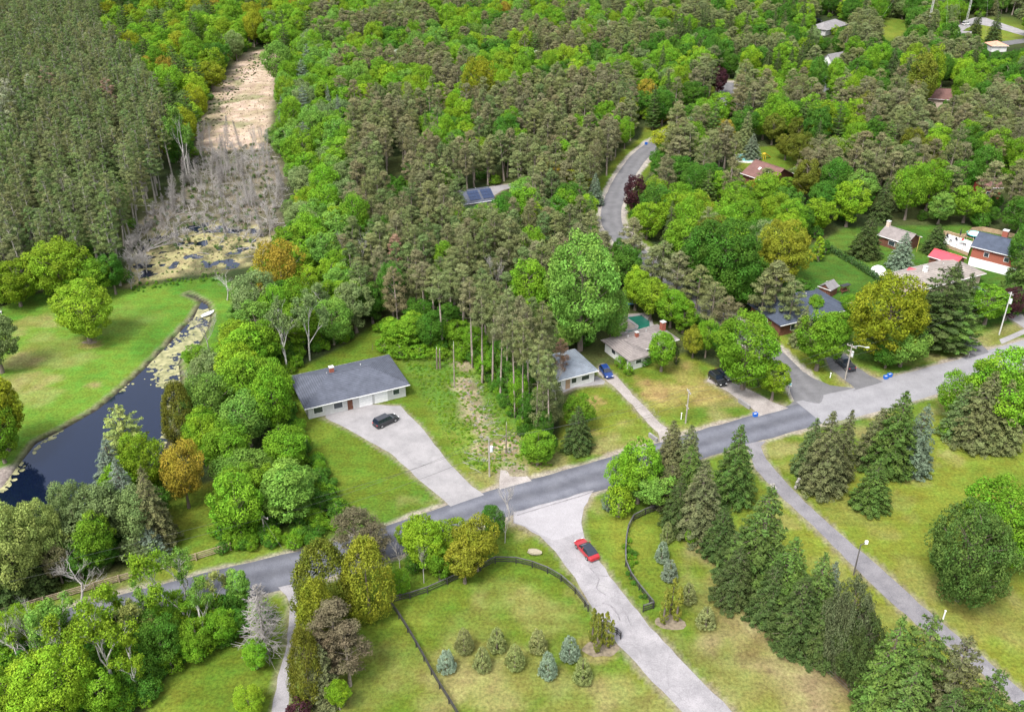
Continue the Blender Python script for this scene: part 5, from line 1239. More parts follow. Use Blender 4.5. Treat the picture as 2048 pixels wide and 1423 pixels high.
house('house', 'small brown house with a tall pink chimney on the far lawn', 'house', (1755, 488), (1808, 506), 6.5, 2.5, 1.6, 'gable', TAU, WOODB, .4, wins=(('f', .5, 1.4, 1.6, 1.0),), chim=((.02, .5, 5.4, .8, CREAM),))
house('shed', 'dark brown garden shed with a grey gable roof beside the hedge', 'shed', (1636, 588), (1658, 596), 3.2, 2.0, 1.0, 'gablef', GRY, WOODB, .25, door=(.5, WOODB))
house('shed', 'brown shed under a long curved red metal roof', 'shed', (1855, 532), (1905, 548), 5, 2.6, 1.0, 'gable', METALR, WOODB, .35, door=(.3, WOODB))
house('garden_room', 'white garden room with a bright red roof beside the beige house', 'shed', (1797, 575), (1830, 585), 5, 2.4, .8, 'shed', METALR, WHITE, .3, wins=(('f', .4, 1.4, 1.4, .9),))
house('house', 'house with a red-brown roof and white skylights among the trees', 'house', (1484, 366), (1535, 384), 11, 3.0, 2.8, 'gable', BRN, WOODB, .6, wins=(('f', .5, 1.6, 1.4, 1.0), ('r', .4, 1.6, 1.4, 1.1)), skylights=((.35, .28, 4.75, .48), (.7, .25, 4.6, .48)))
house('house', 'pink-walled house with a brown roof and pale chimney among the trees', 'house', (1842, 213), (1912, 218), 10, 3.2, 2.6, 'gable', BRN, CREAM, .6, wins=(('f', .8, 1.6, 1.6, 1.2),), chim=((.25, .4, 7.5, 1.4, CREAM),))
house('cottage', 'little white cottage with a steep grey roof in a grassy gap', 'house', (1640, 136), (1664, 142), 9, 3.2, 3.0, 'gablef', GRY, WHITE, .4, wins=(('f', .5, 1.8, 1.4, 1.1),))
house('house', 'grey-roofed house beside the parked black car', 'house', (1650, 72), (1692, 60), 9, 2.8, 2.4, 'hip', GRY, GREYW, .6, wins=(('f', .5, 1.5, 1.4, 1.0),))
house('house', 'pale grey house with a low roof at the foot of the radio masts', 'house', (1884, 84), (1936, 88), 10, 2.8, 1.8, 'gable', GRY, WHITE, .6, wins=(('f', .4, 1.5, 1.5, 1.0),))
house('garage', 'white garage with a salmon tile roof at the far right', 'garage', (1982, 104), (2012, 104), 7, 2.6, 1.6, 'hip', ORA, WHITE, .5, door=(.5, GREYW))
house('house', 'grey-roofed house with two panels of solar cells inside the pine belt', 'house', (930, 424), (985, 416), 9, 2.4, 2.0, 'gable', SLA, GREYW, .6, wins=(('f', .5, 1.5, 1.4, 1.0),))
sp = [o for o in COL.objects if o.get('label', '').startswith('grey-roofed house with two')][0]
SOLAR = mat('solar_cell', (.016, .03, .075), .2, .3, 6, spec=.8); tl = math.atan2(2.0, 4.5)
for ax_ in (0, 1):
    for i in range(4):
        for j in range(3):
            u = 2.2 + ax_ * 3.9 + i * .82; yv = 1.0 + j * 1.15; o = MB().box((0, 0, 0), (.76, 1.18, .05)).build('solar_panel', SOLAR, sp, (u, yv, 2.4 + yv * 2.0 / 4.5 + .30)); o.rotation_euler = (tl, 0, 0)
house('cabin', 'deep red cabin half hidden under the brown pines', 'cabin', (1962, 398), (1998, 398), 6, 3.4, 1.6, 'gable', BRN, DARKR, .4, wins=(('f', .3, 1.7, 1.0, 1.0), ('f', .7, 1.7, 1.0, 1.0)))
e, w_, d_ = house('house', 'wide dark slate roofed house beside the cleared lot, with a pale forecourt', 'house', (618, 838), (812, 792), 11, 2.7, 2.3, 'hip', SLA, GREYW, .7, wins=(('f', .1, 1.5, 1.6, 1.1), ('f', .3, 1.5, 1.6, 1.1), ('f', .9, 1.5, 1.2, 1.0)), door=(.42, WOODB), chim=((.35, .6, 5.8, .8, BRICKR),))
for u in (.58, .74):
    gd = MB().box((0, 0, 1.1), (2.5, .08, 2.2)).build('garage_door', TRIM, e, (u * w_, -.03, 0))
    for k in range(3): MB().box((0, 0, 0), (2.4, .02, .03)).build('panel_joint', GREYW, gd, (0, -.05, .55 + k * .55))
# swimming pool of the ranch house
PW_ = GP([(1249, 634), (1284, 629), (1302, 642), (1303, 660), (1253, 668), (1251, 662), (1272, 658), (1274, 652)])
pe = empty('swimming_pool', (*PW_[0], 0), 0, 'dark green swimming pool with a pale coping behind the ranch house', 'pool')
def loc(P, o): return [(x - o[0], y - o[1]) for x, y in P]
LP_ = loc(PW_, PW_[0])
POOLW = mat('pool_water_green', (.018, .12, .085), .12, .12, .6, spec=.7)
MB().add([(x, y, .06) for x, y in LP_], [tuple(range(len(LP_)))]).build('water', POOLW, pe)
cp = MB()
for p, q in zip(LP_, LP_[1:] + LP_[:1]): cp.beam((*p, .07), (*q, .07), .7, .12)
cp.build('coping', A_CONC, pe)
polysheet('terrace', GP([(1236, 640), (1250, 628), (1300, 624), (1312, 664), (1310, 676), (1240, 690), (1236, 660)]), .012, mat('terrace_slab', (.25, .22, .19), .9, .2, 1), .1, 21)
tp = G(1262, 612); te = empty('patio_furniture', (tp.x, tp.y, 0), .4, 'blue-covered garden table beside the pool fence', 'garden table')
MB().box((0, 0, .74), (1.9, 1.1, .06)).build('table_top', flat('tarp_blue', (.08, .22, .38)), te)
for a_ in (-.8, .8):
    for b_ in (-.45, .45): MB().box((a_, b_, .355), (.07, .07, .71)).build('leg', GREYW, te)
# small round pool and slide behind the skylight house
def round_pool(px, py, r, label, wcol, name='paddling_pool', cat='pool', h=.5, legs=False):
    g = G(px, py); e = empty(name, (g.x, g.y, 0), 0, label, cat); mb = MB(); n_ = 24; V = []; F = []
    z0 = h - .18 if legs else 0
    for k in range(n_):
        a = k / n_ * math.tau
        for rr_, zz in ((r, z0), (r, h), (r - .22, h), (r - .22, z0 + .05)): V.append((math.cos(a) * rr_, math.sin(a) * rr_, zz))
    for k in range(n_):
        q = (k + 1) % n_
        for s in range(3): F.append((k * 4 + s, q * 4 + s, q * 4 + s + 1, k * 4 + s + 1))
    mb.add(V, F).build('rim', TRIM if not legs else flat('rim_teal', (.10, .42, .42)), e)
    MB().add([(math.cos(k / n_ * math.tau) * (r - .2), math.sin(k / n_ * math.tau) * (r - .2), h - .08) for k in range(n_)], [tuple(range(n_))]).build('water' if not legs else 'jumping_mat', wcol, e)
    if legs:
        for k in range(6): a = k / 6 * math.tau; MB().tube([(math.cos(a) * (r - .1), math.sin(a) * (r - .1), 0), (math.cos(a) * (r - .1), math.sin(a) * (r - .1), z0 + .02)], .04, 6).build('leg', GREYW, e)
    return e
round_pool(1492, 318, 4.0, 'round pale teal pool behind the house with skylights', mat('pool_teal', (.16, .38, .36), .2, .1, 1), 'round_pool')
round_pool(1948, 473, 2.0, 'teal rimmed trampoline on the lawn behind the brick house', mat('mat_pale', (.55, .62, .60), .8), 'trampoline', 'trampoline', .9, True)
g_ = G(1529, 318); e = empty('garden_slide', (g_.x, g_.y, 0), .6, 'yellow garden slide beside the round teal pool', 'slide'); YEL = flat('plastic_yellow', (.75, .42, .03))
MB().beam((0, 0, 1.9), (2.6, 0, .15), .7, .1).build('chute', YEL, e)
for a_, b_ in ((-.1, .35), (-.1, -.35), (-.9, .35), (-.9, -.35)): MB().box((a_, b_, .95), (.09, .09, 1.9)).build('leg', YEL, e)
MB().box((-.5, 0, 1.9), (.9, .8, .08)).build('platform', YEL, e)
# raised deck with white floor
DK = [Vector((x, y, 0)) for x, y in GP([(1884, 492), (1892, 474), (1944, 490), (1936, 512)])]
de = empty('raised_deck', DK[0], 0, 'raised deck with a white floor and black chairs beside the brick house', 'deck'); LD = [(p.x - DK[0].x, p.y - DK[0].y) for p in DK]
MB().prism(LD, .85, .95).build('deck_floor', flat('deck_white', (.58, .57, .56)), de)
MB().prism([(x * .98 + .05, y * .98) for x, y in LD], .02, .84).build('skirt', WOODT, de)
for p, q in zip(LD, LD[1:] + LD[:1]):
    L_ = math.hypot(q[0] - p[0], q[1] - p[1])
    MB().beam((*p, 1.75), (*q, 1.75), .08, .08).build('rail', WOODT, de)
    for k in range(int(L_ / 1.5) + 1): t = k / max(1, int(L_ / 1.5)); MB().box((p[0] + (q[0] - p[0]) * t, p[1] + (q[1] - p[1]) * t, 1.33), (.09, .09, .82)).build('post', WOODT, de)
BLK = flat('black_metal', (.025, .025, .028), .5); REDP = flat('red_plastic', (.55, .04, .05))
def chair(x, y, z, rz, m, label, group):
    e = empty('garden_chair', (x, y, z), rz, label, 'chair', group); MB().box((0, 0, .42), (.55, .6, .07)).build('seat', m, e); MB().box((0, .3, .75), (.55, .06, .65)).build('backrest', m, e)
    for a in (-.24, .24):
        for b in (-.25, .25): MB().box((a, b, .195), (.04, .04, .38)).build('leg', m, e)
c0 = sum(DK, Vector()) / 4; dx = (DK[2] - DK[1]).normalized(); dy = (DK[1] - DK[0]).normalized()
for i, (u, v, m_, s) in enumerate(((-3.6, .8, BLK, 'black chair at the left end of the white deck'), (-2.2, -.9, BLK, 'black chair second along the front of the white deck'), (-.6, .7, BLK, 'black chair in the middle of the white deck'), (1.0, 1.0, REDP, 'red chair at the back of the white deck'), (2.2, -.8, BLK, 'black chair toward the house end of the white deck'))):
    p = c0 + dx * u * .8 + dy * v; chair(p.x, p.y, .952, i * 1.1, m_, s, 'chairs on the raised deck')
p = c0 + dx * 1.0 + dy * -.3; e = empty('garden_table', (p.x, p.y, .952), 0, 'pale green garden table on the white deck', 'table'); MB().box((0, 0, .72), (1.5, .9, .05)).build('table_top', flat('table_green', (.30, .45, .38)), e)
for a_ in (-.65, .65):
    for b_ in (-.35, .35): MB().box((a_, b_, .345), (.05, .05, .69)).build('leg', GREYW, e)
p = DK[1] + dx * 3.4 - dy * .6; e = empty('closed_parasol', (p.x, p.y, .952), 0, 'closed black parasol standing at the deck railing', 'parasol'); MB().tube([(0, 0, 0), (0, 0, 2.7)], .04, 6).build('pole', BLK, e); MB().tube([(0, 0, 1.0), (0, 0, 1.5), (0, 0, 2.6)], [.16, .22, .05], 8).build('canopy', BLK, e)
# white tent by the hedge
g_ = G(1755, 548); e = empty('garden_tent', (g_.x, g_.y, 0), .3, 'small white domed tent beside the hedge end', 'tent'); mb = MB()
for k in range(8): pass
V = []; F = []
for j in range(5):
    a = j / 4 * math.pi / 2
    for k in range(12): b = k / 12 * math.tau; V.append((math.cos(b) * 2.0 * math.cos(a) ** .8, math.sin(b) * 2.0 * math.cos(a) ** .8, 2.1 * math.sin(a)))
for j in range(4):
    for k in range(12): F.append((j * 12 + k, j * 12 + (k + 1) % 12, (j + 1) * 12 + (k + 1) % 12, (j + 1) * 12 + k))
mb.add(V, F).build('tent_skin', TRIM, e, smooth=True)
MB().box((0, -1.72, .7), (.9, .08, 1.3)).build('door_flap', GREYW, e)
# garden seat and slabs
e = empty('garden_swing', G(1688, 585), .5, 'dark wooden swing seat with a pale table by the lawn', 'swing seat')
for a_ in (-1.1, 1.1):
    for b_ in (-.5, .5): MB().beam((a_, b_, 0), (a_, 0, 1.9), .09, .09).build('leg', WOODB, e)
MB().box((0, 0, 1.93), (2.5, 1.1, .08)).build('canopy', BLK, e); MB().box((0, 0, .5), (1.8, .6, .08)).build('seat', WOODB, e); MB().box((0, .3, .85), (1.8, .06, .6)).build('backrest', WOODB, e)
e = empty('patio_table', G(1700, 612), .2, 'pale wooden patio table behind the dark blue roof', 'table'); MB().box((0, 0, .74), (2.6, 1.1, .07)).build('table_top', CREAM, e)
for a_ in (-1.1, 1.1):
    for b_ in (-.4, .4): MB().box((a_, b_, .35), (.08, .08, .70)).build('leg', WOODB, e)

# ================================================================== VEHICLES
TYRE = flat('tyre_rubber', (.02, .02, .021), .85, .2); RIM = flat('rim_alloy', (.35, .35, .36), .35, .5, metal=.6); LAMP = flat('lamp_glass', (.75, .76, .78), .15, .6); TAIL = flat('tail_lamp', (.45, .02, .02), .25, .5); CGLASS = flat('car_glass', (.012, .018, .03), .06, .9)
def car(label, px, py, heading, paint, kind='sedan', L_=4.6, W_=1.84, roofglass=False, name='parked_car', cat='car'):
    g = G(px, py); e = empty(name, (g.x, g.y, .03), heading, label, cat, 'cars parked on the driveways')
    hi = {'sedan': 1.42, 'suv': 1.72, 'hatch': 1.48, 'pickup': 1.82}[kind]; bel = {'sedan': .92, 'suv': 1.05, 'hatch': .95, 'pickup': 1.12}[kind]; w = W_ / 2; h = L_ / 2
    # lower body: stations from nose (+x) to tail
    st = [(h, .62, .38, .60), (h - .10, .86, .27, .70), (h - .5, .97, .22, .80), (h - 1.05, 1.0, .22, bel - .06), (h - 1.35, 1.0, .22, bel), (0, 1.0, .22, bel), (-h + .9, 1.0, .22, bel + .02), (-h + .35, .97, .24, bel - .01), (-h + .08, .88, .30, bel - .10), (-h, .74, .42, bel - .22)]
    V = []; F = []; K = 8
    for x, ws, zb, zt in st:
        ww = w * ws; V += [(x, -ww * .90, zb), (x, -ww, zb + .10), (x, -ww, (zb + zt) / 2 + .08), (x, -ww * .93, zt), (x, ww * .93, zt), (x, ww, (zb + zt) / 2 + .08), (x, ww, zb + .10), (x, ww * .90, zb)]
    for i in range(len(st) - 1):
        for k in range(K): F.append((i * K + k, i * K + (k + 1) % K, (i + 1) * K + (k + 1) % K, (i + 1) * K + k))
    F += [tuple(range(K)), tuple(reversed(range((len(st) - 1) * K, len(st) * K)))]
    bo = MB().add(V, F).build('body', paint, e, bevel=.04)
    if kind == 'sedan': g0, g1, r0, r1 = h - 1.35, -h + .55, h - 2.15, -h + 1.45
    elif kind == 'hatch': g0, g1, r0, r1 = h - 1.15, -h + .15, h - 1.85, -h + .65
    elif kind == 'suv': g0, g1, r0, r1 = h - 1.35, -h + .10, h - 2.0, -h + .45
    else: g0, g1, r0, r1 = h - 1.5, -h + 1.95, h - 2.15, -h + 2.25
    b0 = bel - .012
    def quad(nm, P, m): mb = MB(); P = [Vector(p) for p in P]; nn = (P[1] - P[0]).cross(P[2] - P[0]).normalized() * .02; mb.add(P + [p + nn for p in P], [(0, 1, 2, 3), (7, 6, 5, 4), (0, 4, 5, 1), (1, 5, 6, 2), (2, 6, 7, 3), (3, 7, 4, 0)]); return mb.build(nm, m, e)
    wl, wr_ = w * .91, w * .72
    quad('windshield', [(g0, -wl, b0), (g0, wl, b0), (r0, wr_, hi - .03), (r0, -wr_, hi - .03)], CGLASS)
    quad('rear_window', [(g1, wl, b0), (g1, -wl, b0), (r1, -wr_, hi - .03), (r1, wr_, hi - .03)], CGLASS)
    for s in (-1, 1):
        P = [(g0 - .02, s * wl, b0), (g1 + .02, s * wl, b0), (r1, s * wr_, hi - .05), (r0, s * wr_, hi - .05)]; quad('side_window', P if s < 0 else P[::-1], CGLASS)
        quad('pillar', [(x, s * y + s * .012, z) for x, y, z in ((-.02, wl, b0), (-.14, wl, b0), (-.14, wr_, hi - .06), (-.02, wr_, hi - .06))][::(1 if s < 0 else -1)], paint)
        MB().box((0, 0, 0), (.12, .2, .13)).build('mirror', paint, e, (g0 - .25, s * (w + .07), bel + .06))
        quadh = MB().box((0, 0, 0), (.18, .34, .13)).build('headlight', LAMP, e, (h - .12, s * w * .64, .64)); MB().box((0, 0, 0), (.12, .30, .16)).build('taillight', TAIL, e, (-h + .05, s * w * .68, bel - .22))
    rf = MB().add([(r0 + .04, -wr_ - .03, hi - .05), (r0 + .04, wr_ + .03, hi - .05), (r1 - .04, wr_ + .03, hi - .05), (r1 - .04, -wr_ - .03, hi - .05), (r0 - .05, -wr_ + .06, hi + .02), (r0 - .05, wr_ - .06, hi + .02), (r1 + .05, wr_ - .06, hi + .02), (r1 + .05, -wr_ + .06, hi + .02)], [(0, 3, 2, 1), (4, 5, 6, 7), (0, 1, 5, 4), (1, 2, 6, 5), (2, 3, 7, 6), (3, 0, 4, 7)]).build('roof', CGLASS if roofglass else paint, e)
    if kind == 'pickup':
        MB().box((0, 0, 0), (1.62, W_ * .80, .05)).build('tonneau_cover', BLK, e, (-h + 1.0, 0, bel + .04))
    for s in (-1, 1):
        for x in (h - .95, -h + .92):
            r = .34 if kind in ('sedan', 'hatch') else .39; t = MB().tube([(0, -.12, 0), (0, .12, 0)], r, 20).build('wheel', TYRE, e, (x, s * (w - .10), r)); MB().tube([(0, -.125, 0), (0, .125, 0)], r * .62, 10).build('rim', RIM, t)
    for x, n_ in ((h + .0, 'front_bumper'), (-h - .0, 'rear_bumper')): MB().box((0, 0, 0), (.16, W_ * .78, .16)).build(n_, BLK if kind in ('suv', 'pickup') else paint, e, (x * .985, 0, .42))
    return e
def paint(n, c): return mat(n, c, .32, .03, 1, spec=.5, coat=.8)
def head(p, q): a, b = G(*p), G(*q); return math.atan2(b.y - a.y, b.x - a.x)
HD = head((1190, 1118), (1158, 1082))
car('red sedan with a dark glass roof on the pale driveway', 1173, 1104, HD, paint('paint_red', (.30, .008, .014)), 'sedan', 4.75, 1.86, True)
car('deep blue hatchback at the top of the bungalow driveway', 1212, 748, head((1212, 748), (1222, 762)), paint('paint_blue', (.010, .035, .16)), 'hatch', 4.2, 1.76)
car('black wagon on the grass side of the gravel drive under the big maple', 1434, 763, head((1424, 752), (1446, 772)), paint('paint_black', (.010, .010, .012)), 'suv', 4.5, 1.8)
car('black car deepest in the shade of the big maple', 1449, 754, head((1424, 752), (1446, 772)), paint('paint_black_soft', (.012, .011, .012)), 'sedan', 4.5, 1.8)
car('dark blue-grey pickup truck parked beside the street lamp pole', 1688, 731, head((1676, 718), (1702, 740)) + math.pi, paint('paint_slate', (.03, .036, .05)), 'pickup', 5.4, 1.95, name='parked_pickup', cat='pickup truck')
car('black car on the grey house forecourt at the top right', 1636, 44, .2, paint('paint_black_far', (.010, .010, .011)), 'suv', 4.6, 1.85)
car('white van parked on the pale drive at the far top right', 1932, 50, .5, paint('paint_white', (.7, .7, .7)), 'suv', 5.2, 1.95)
car('grey car behind the dark purple tree on the concrete drive', 1958, 592, head((1945, 584), (1975, 598)), paint('paint_grey', (.10, .11, .12)), 'suv', 4.6, 1.85)
car('black car parked on the forecourt of the slate-roofed house', 772, 846, head((760, 852), (790, 838)), paint('paint_black_lot', (.014, .015, .02)), 'suv', 4.8, 1.9)
# rowing boat
g_ = G(416, 627); e = empty('rowing_boat', (g_.x, g_.y, -.35), .9, 'white rowing boat lying at the mouth of the bog ditch', 'boat')
V = []; F = []; K = 7
for i, (x, ww, zz) in enumerate(((-1.6, .45, .42), (-1.0, .62, .38), (0, .70, .36), (.9, .55, .40), (1.6, .08, .55))):
    for k in range(K): a = math.pi * k / (K - 1); V.append((x, -math.cos(a) * ww, .42 * (1 - math.sin(a)) * 1 + (zz - .42) + .08))
for i in range(4):
    for k in range(K - 1): F.append((i * K + k, i * K + k + 1, (i + 1) * K + k + 1, (i + 1) * K + k))
F.append(tuple(range(K)))
hb = MB().add(V, F).build('hull', TRIM, e); md = hb.modifiers.new('thick', 'SOLIDIFY'); md.thickness = .05
for x in (-.8, .5): MB().box((x, 0, .36), (.25, 1.1, .04)).build('seat', flat('seat_teal_%d' % int(x > 0), (.35, .55, .55)), e)

# ================================================================== POLES, WIRES, MASTS
POLEW = mat('pole_wood_grey', (.30, .27, .24), .9, .2, 3, stretch=(1, 1, .2)); POLED = mat('pole_wood_dark', (.10, .09, .085), .9, .2, 3, stretch=(1, 1, .2)); ALU = flat('transformer_grey', (.55, .57, .58), .4)
CONC = flat('concrete_pole', (.48, .47, .45), .8)
tops = {}
def pole(key, base, ty, label, m=POLEW, arm=None, tr=False, lamp=None, r=.15, name='utility_pole', cat='utility pole', armlen=1.1, group='utility poles along the road', lean=0):
    g = G(*base); H = HT(*base, ty); e = empty(name, (g.x, g.y, 0), 0, label, cat, group); MB().tube([(0, 0, 0), (0, 0, H * .5), (0, 0, H)], [r, r * .85, r * .65], 10).build('pole', m, e)
    az = arm if arm is not None else 0
    ca, sa = math.cos(az), math.sin(az)
    if arm is not None:
        MB().beam((-ca * armlen, -sa * armlen, H - .5), (ca * armlen, sa * armlen, H - .5), .12, .14).build('crossarm', POLEW, e)
        for k in (-.9, -.35, .35, .9): MB().tube([(ca * armlen * k, sa * armlen * k, H - .43), (ca * armlen * k, sa * armlen * k, H - .18)], [.06, .04], 6).build('insulator', GREYW, e)
    if tr: MB().tube([(.38, 0, H - 2.6), (.38, 0, H - 1.6)], .26, 12).build('transformer', ALU, e)
    if lamp:
        x, y, z = lamp; MB().tube([(0, 0, z), (x * .5, y * .5, z + .45), (x, y, z + .35)], .045, 6).build('lamp_arm', ALU, e); MB().box((x + .25 * (1 if x > 0 else -1), y, z + .33), (.7, .26, .14)).build('lamp_head', ALU, e)
    tops[key] = (Vector((g.x, g.y, 0)), H, az, armlen); return e
rd_az = head((1030, 1000), (1220, 940)) + math.pi / 2
pole('w', (532, 1078), 1026, 'weathered pole with a wide crossarm above the road on the left', POLEW, rd_az + .5, armlen=1.3)
pole('a', (979, 952), 876, 'grey pole with a white transformer at the front of the cleared lot', POLEW, None, True)
pole('b', (1371, 846), 779, 'grey-brown pole with a crossarm on the ranch house lawn', POLEW, rd_az - .2, armlen=.8)
pole('c', (1690, 758), 688, 'pole with several crossarms and a street lamp beside the parked pickup', POLEW, rd_az + .2, True, (2.4, -.8, 7.2), armlen=1.0)
pole('d', (1998, 669), 584, 'pale concrete pole with a grey transformer at the right edge', CONC, rd_az - .1, True, armlen=.6)
for key, nm in (('c', 1), ('b', 1)):
    o = [x for x in COL.objects if x.name.startswith('utility_pole') and (x.location - tops[key][0]).length < .1][0]; H = tops[key][1]; az = tops[key][2]
    for dz in (1.6, 2.6) if key == 'c' else (3.6,): MB().beam((-math.cos(az) * .7, -math.sin(az) * .7, H - dz), (math.cos(az) * .7, math.sin(az) * .7, H - dz), .1, .12).build('crossarm', POLEW, o)
WIRE = flat('wire_dark', (.10, .10, .10), .6)
def wire(a, b, sag, label, r=.022):
    pts = [a.lerp(b, t) - Vector((0, 0, sag * 4 * t * (1 - t))) for t in [k / 14 for k in range(15)]]; g = pts[0]
    o = MB().tube([p - g for p in pts], r, 3, cap=False).build('power_line', WIRE, None, g); tag(o, label, 'power line', 'power lines along the road')
def top(k, off=0.0, dz=0.0): b, H, az, L_ = tops[k]; return b + Vector((math.cos(az) * L_ * off, math.sin(az) * L_ * off, H - .2 - dz))
far_l = G(-420, 1395) + Vector((0, 4, 8.5)); far_r = G(2420, 560) + Vector((0, 0, 9.5))
where = {'w': 'the weathered left pole', 'a': 'the lot pole', 'b': 'the ranch lawn pole', 'c': 'the street lamp pole', 'd': 'the concrete pole'}
for p, q in (('w', 'a'), ('a', 'b'), ('b', 'c'), ('c', 'd')):
    for off, dz, s in ((-.9, 0, 'upper far wire'), (.9, 0, 'upper near wire'), (0, 2.4, 'lower cable')): wire(top(p, off, dz), top(q, off, dz), 1.0, f'{s} between {where[p]} and {where[q]}')
for off, s in ((-.9, 'far wire'), (.9, 'near wire')): wire(far_l + Vector((0, off, 0)), top('w', off), .8, f'{s} running left from the weathered pole'); wire(top('d', off), far_r + Vector((0, off, 0)), 1, f'{s} running right from the concrete pole')
wire(top('w', 0, .4), G(600, 1195) + Vector((0, 0, 6)), .5, 'service wire crossing the road toward the olive cedars')
e = pole('l', (1707, 1149), 1088, 'slim black lamp post with a white lamp beside the lane', POLED, None, False, None, .11, 'lamp_post', 'lamp post', group='single lamp post')
H_ = tops['l'][1]; MB().beam((0, 0, H_ - .15), (.75, .25, H_ + .15), .08, .08).build('lamp_arm', POLED, e); MB().box((.85, .28, H_ + .12), (.42, .24, .55)).build('lamp_head', TRIM, e); del e['group']
# two guyed lattice masts far off, reaching above the frame
def mast(px, py, label, H=62, wd=.9):
    g = G(px, py); e = empty('radio_mast', (g.x, g.y, 0), 0, label, 'radio mast', 'guyed radio masts'); c = [(math.cos(a) * wd / 2, math.sin(a) * wd / 2) for a in (0.3, 2.4, 4.5)]; m = flat('mast_grey', (.45, .44, .42), .6)
    for p in c: MB().tube([(*p, 0), (*p, H)], .075, 4).build('leg', m, e)
    lb = MB(); k = int(H / 1.4)
    for i in range(k):
        z0, z1 = i * H / k, (i + 1) * H / k
        for j in range(3): lb.tube([(*c[j], z0), (*c[(j + 1) % 3], z1)], .045, 3, cap=False)
    lb.build('lattice', m, e)
    for j in range(3):
        a = j * 2.09 + .5; mb = MB()
        mb.tube([(0, 0, H * .9), (math.cos(a) * 26, math.sin(a) * 26, 0)], .02, 3, cap=False).build('guy_wire', m, e)
mast(1850, 84, 'nearer tall lattice radio mast rising out of the trees'); mast(1930, 57, 'farther lattice radio mast beside the pale drive')

# ================================================================== FENCES
BLACKB = mat('fence_board_black', (.035, .033, .033), .8, .3, 2); CAPB = mat('fence_board_weathered', (.085, .083, .085), .8, .4, 1.2); SPLIT = mat('split_rail_wood', (.30, .235, .165), .9, .25, 2)
def fence(label, pts, hgt, zs, rw, m, spacing=2.5, post=.14, name='board_fence', capm=None, jit=.0):
    L_ = [Vector((*p, 0)) for p in smooth_line(GP(pts), .8)]; o0 = L_[0]; e = empty(name, o0, 0, label, 'fence'); P = [L_[0]]; acc = 0
    for a, b in zip(L_[:-1], L_[1:]):
        acc += (b - a).length
        if acc >= spacing: P.append(b); acc = 0
    if (P[-1] - L_[-1]).length > .8: P.append(L_[-1])
    pm = MB().box((0, 0, hgt / 2), (post, post, hgt)).mesh('post', m)
    for p in P: inst('post', pm, e, p - o0, random.uniform(0, .3))
    for a, b in zip(P[:-1], P[1:]):
        for z in zs:
            d = Vector((0, 0, z)); ja, jb = Vector((0, 0, random.uniform(-jit, jit))), Vector((0, 0, random.uniform(-jit, jit))); n_ = Vector((-(b - a).y, (b - a).x, 0)).normalized() * (post / 2 + .02)
            dd = (b - a).normalized() * (.02 if not jit else -.1)
            MB().beam(a - o0 + d + ja + n_ + dd, b - o0 + d + jb + n_ - dd, .04 if not jit else .09, rw).build('rail', m, e)
        if capm: MB().beam(a - o0 + Vector((0, 0, hgt + .02)) + (b - a).normalized() * .02, b - o0 + Vector((0, 0, hgt + .02)) - (b - a).normalized() * .02, .17, .035).build('cap_board', capm, e)
    return e
fence('black three-board fence curving from the cedars to the driveway clump', [(782, 1207), (845, 1190), (905, 1164), (970, 1137), (1000, 1123), (1043, 1129), (1085, 1142), (1122, 1162), (1150, 1187), (1176, 1222)], 1.25, (.35, .72, 1.08), .15, BLACKB, 2.45, capm=CAPB)
fence('long straight black board fence running down from the paddock corner', [(779, 1211), (805, 1247), (838, 1303), (868, 1358), (905, 1418), (960, 1510)], 1.25, (.35, .72, 1.08), .15, BLACKB, 2.45, capm=BLACKB)
fence('black board fence curving round the young spruces on the right of the driveway', [(1325, 1017), (1300, 1026), (1272, 1036), (1256, 1062), (1251, 1100), (1253, 1140), (1278, 1180), (1306, 1214)], 1.25, (.35, .72, 1.08), .15, BLACKB, 2.45, capm=CAPB)
fence('short return of black fence beside the driveway cedar bed', [(1307, 1216), (1286, 1223)], 1.25, (.35, .72, 1.08), .15, BLACKB, 2.45, capm=CAPB)
fence('short black fence end leading to the driveway behind the first cedar clump', [(1202, 1258), (1225, 1262), (1241, 1277)], 1.25, (.35, .72, 1.08), .15, BLACKB, 2.0, capm=CAPB)
fence('long tan split-rail fence on the far side of the road at lower left', [(-60, 1245), (0, 1232), (60, 1216), (120, 1198), (190, 1178), (253, 1160), (330, 1138), (393, 1120), (462, 1099)], 1.35, (.25, .55, .85, 1.15), .12, SPLIT, 2.8, .18, 'rail_fence', jit=.05)
fence('low dark wire fence along the foot of the conifer belt', [(1370, 1062), (1400, 1088), (1450, 1150), (1560, 1265), (1680, 1372), (1780, 1460)], 1.1, (.5, 1.0), .03, POLED, 4.5, .09, 'wire_fence')
fence('grey wooden fence behind the lawn of the brick house', [(1886, 470), (1925, 478), (1950, 462), (2000, 470), (2030, 478)], 1.3, (.2, .45, .7, .95, 1.2), .2, WOODT, 2.4, .12, 'board_fence')
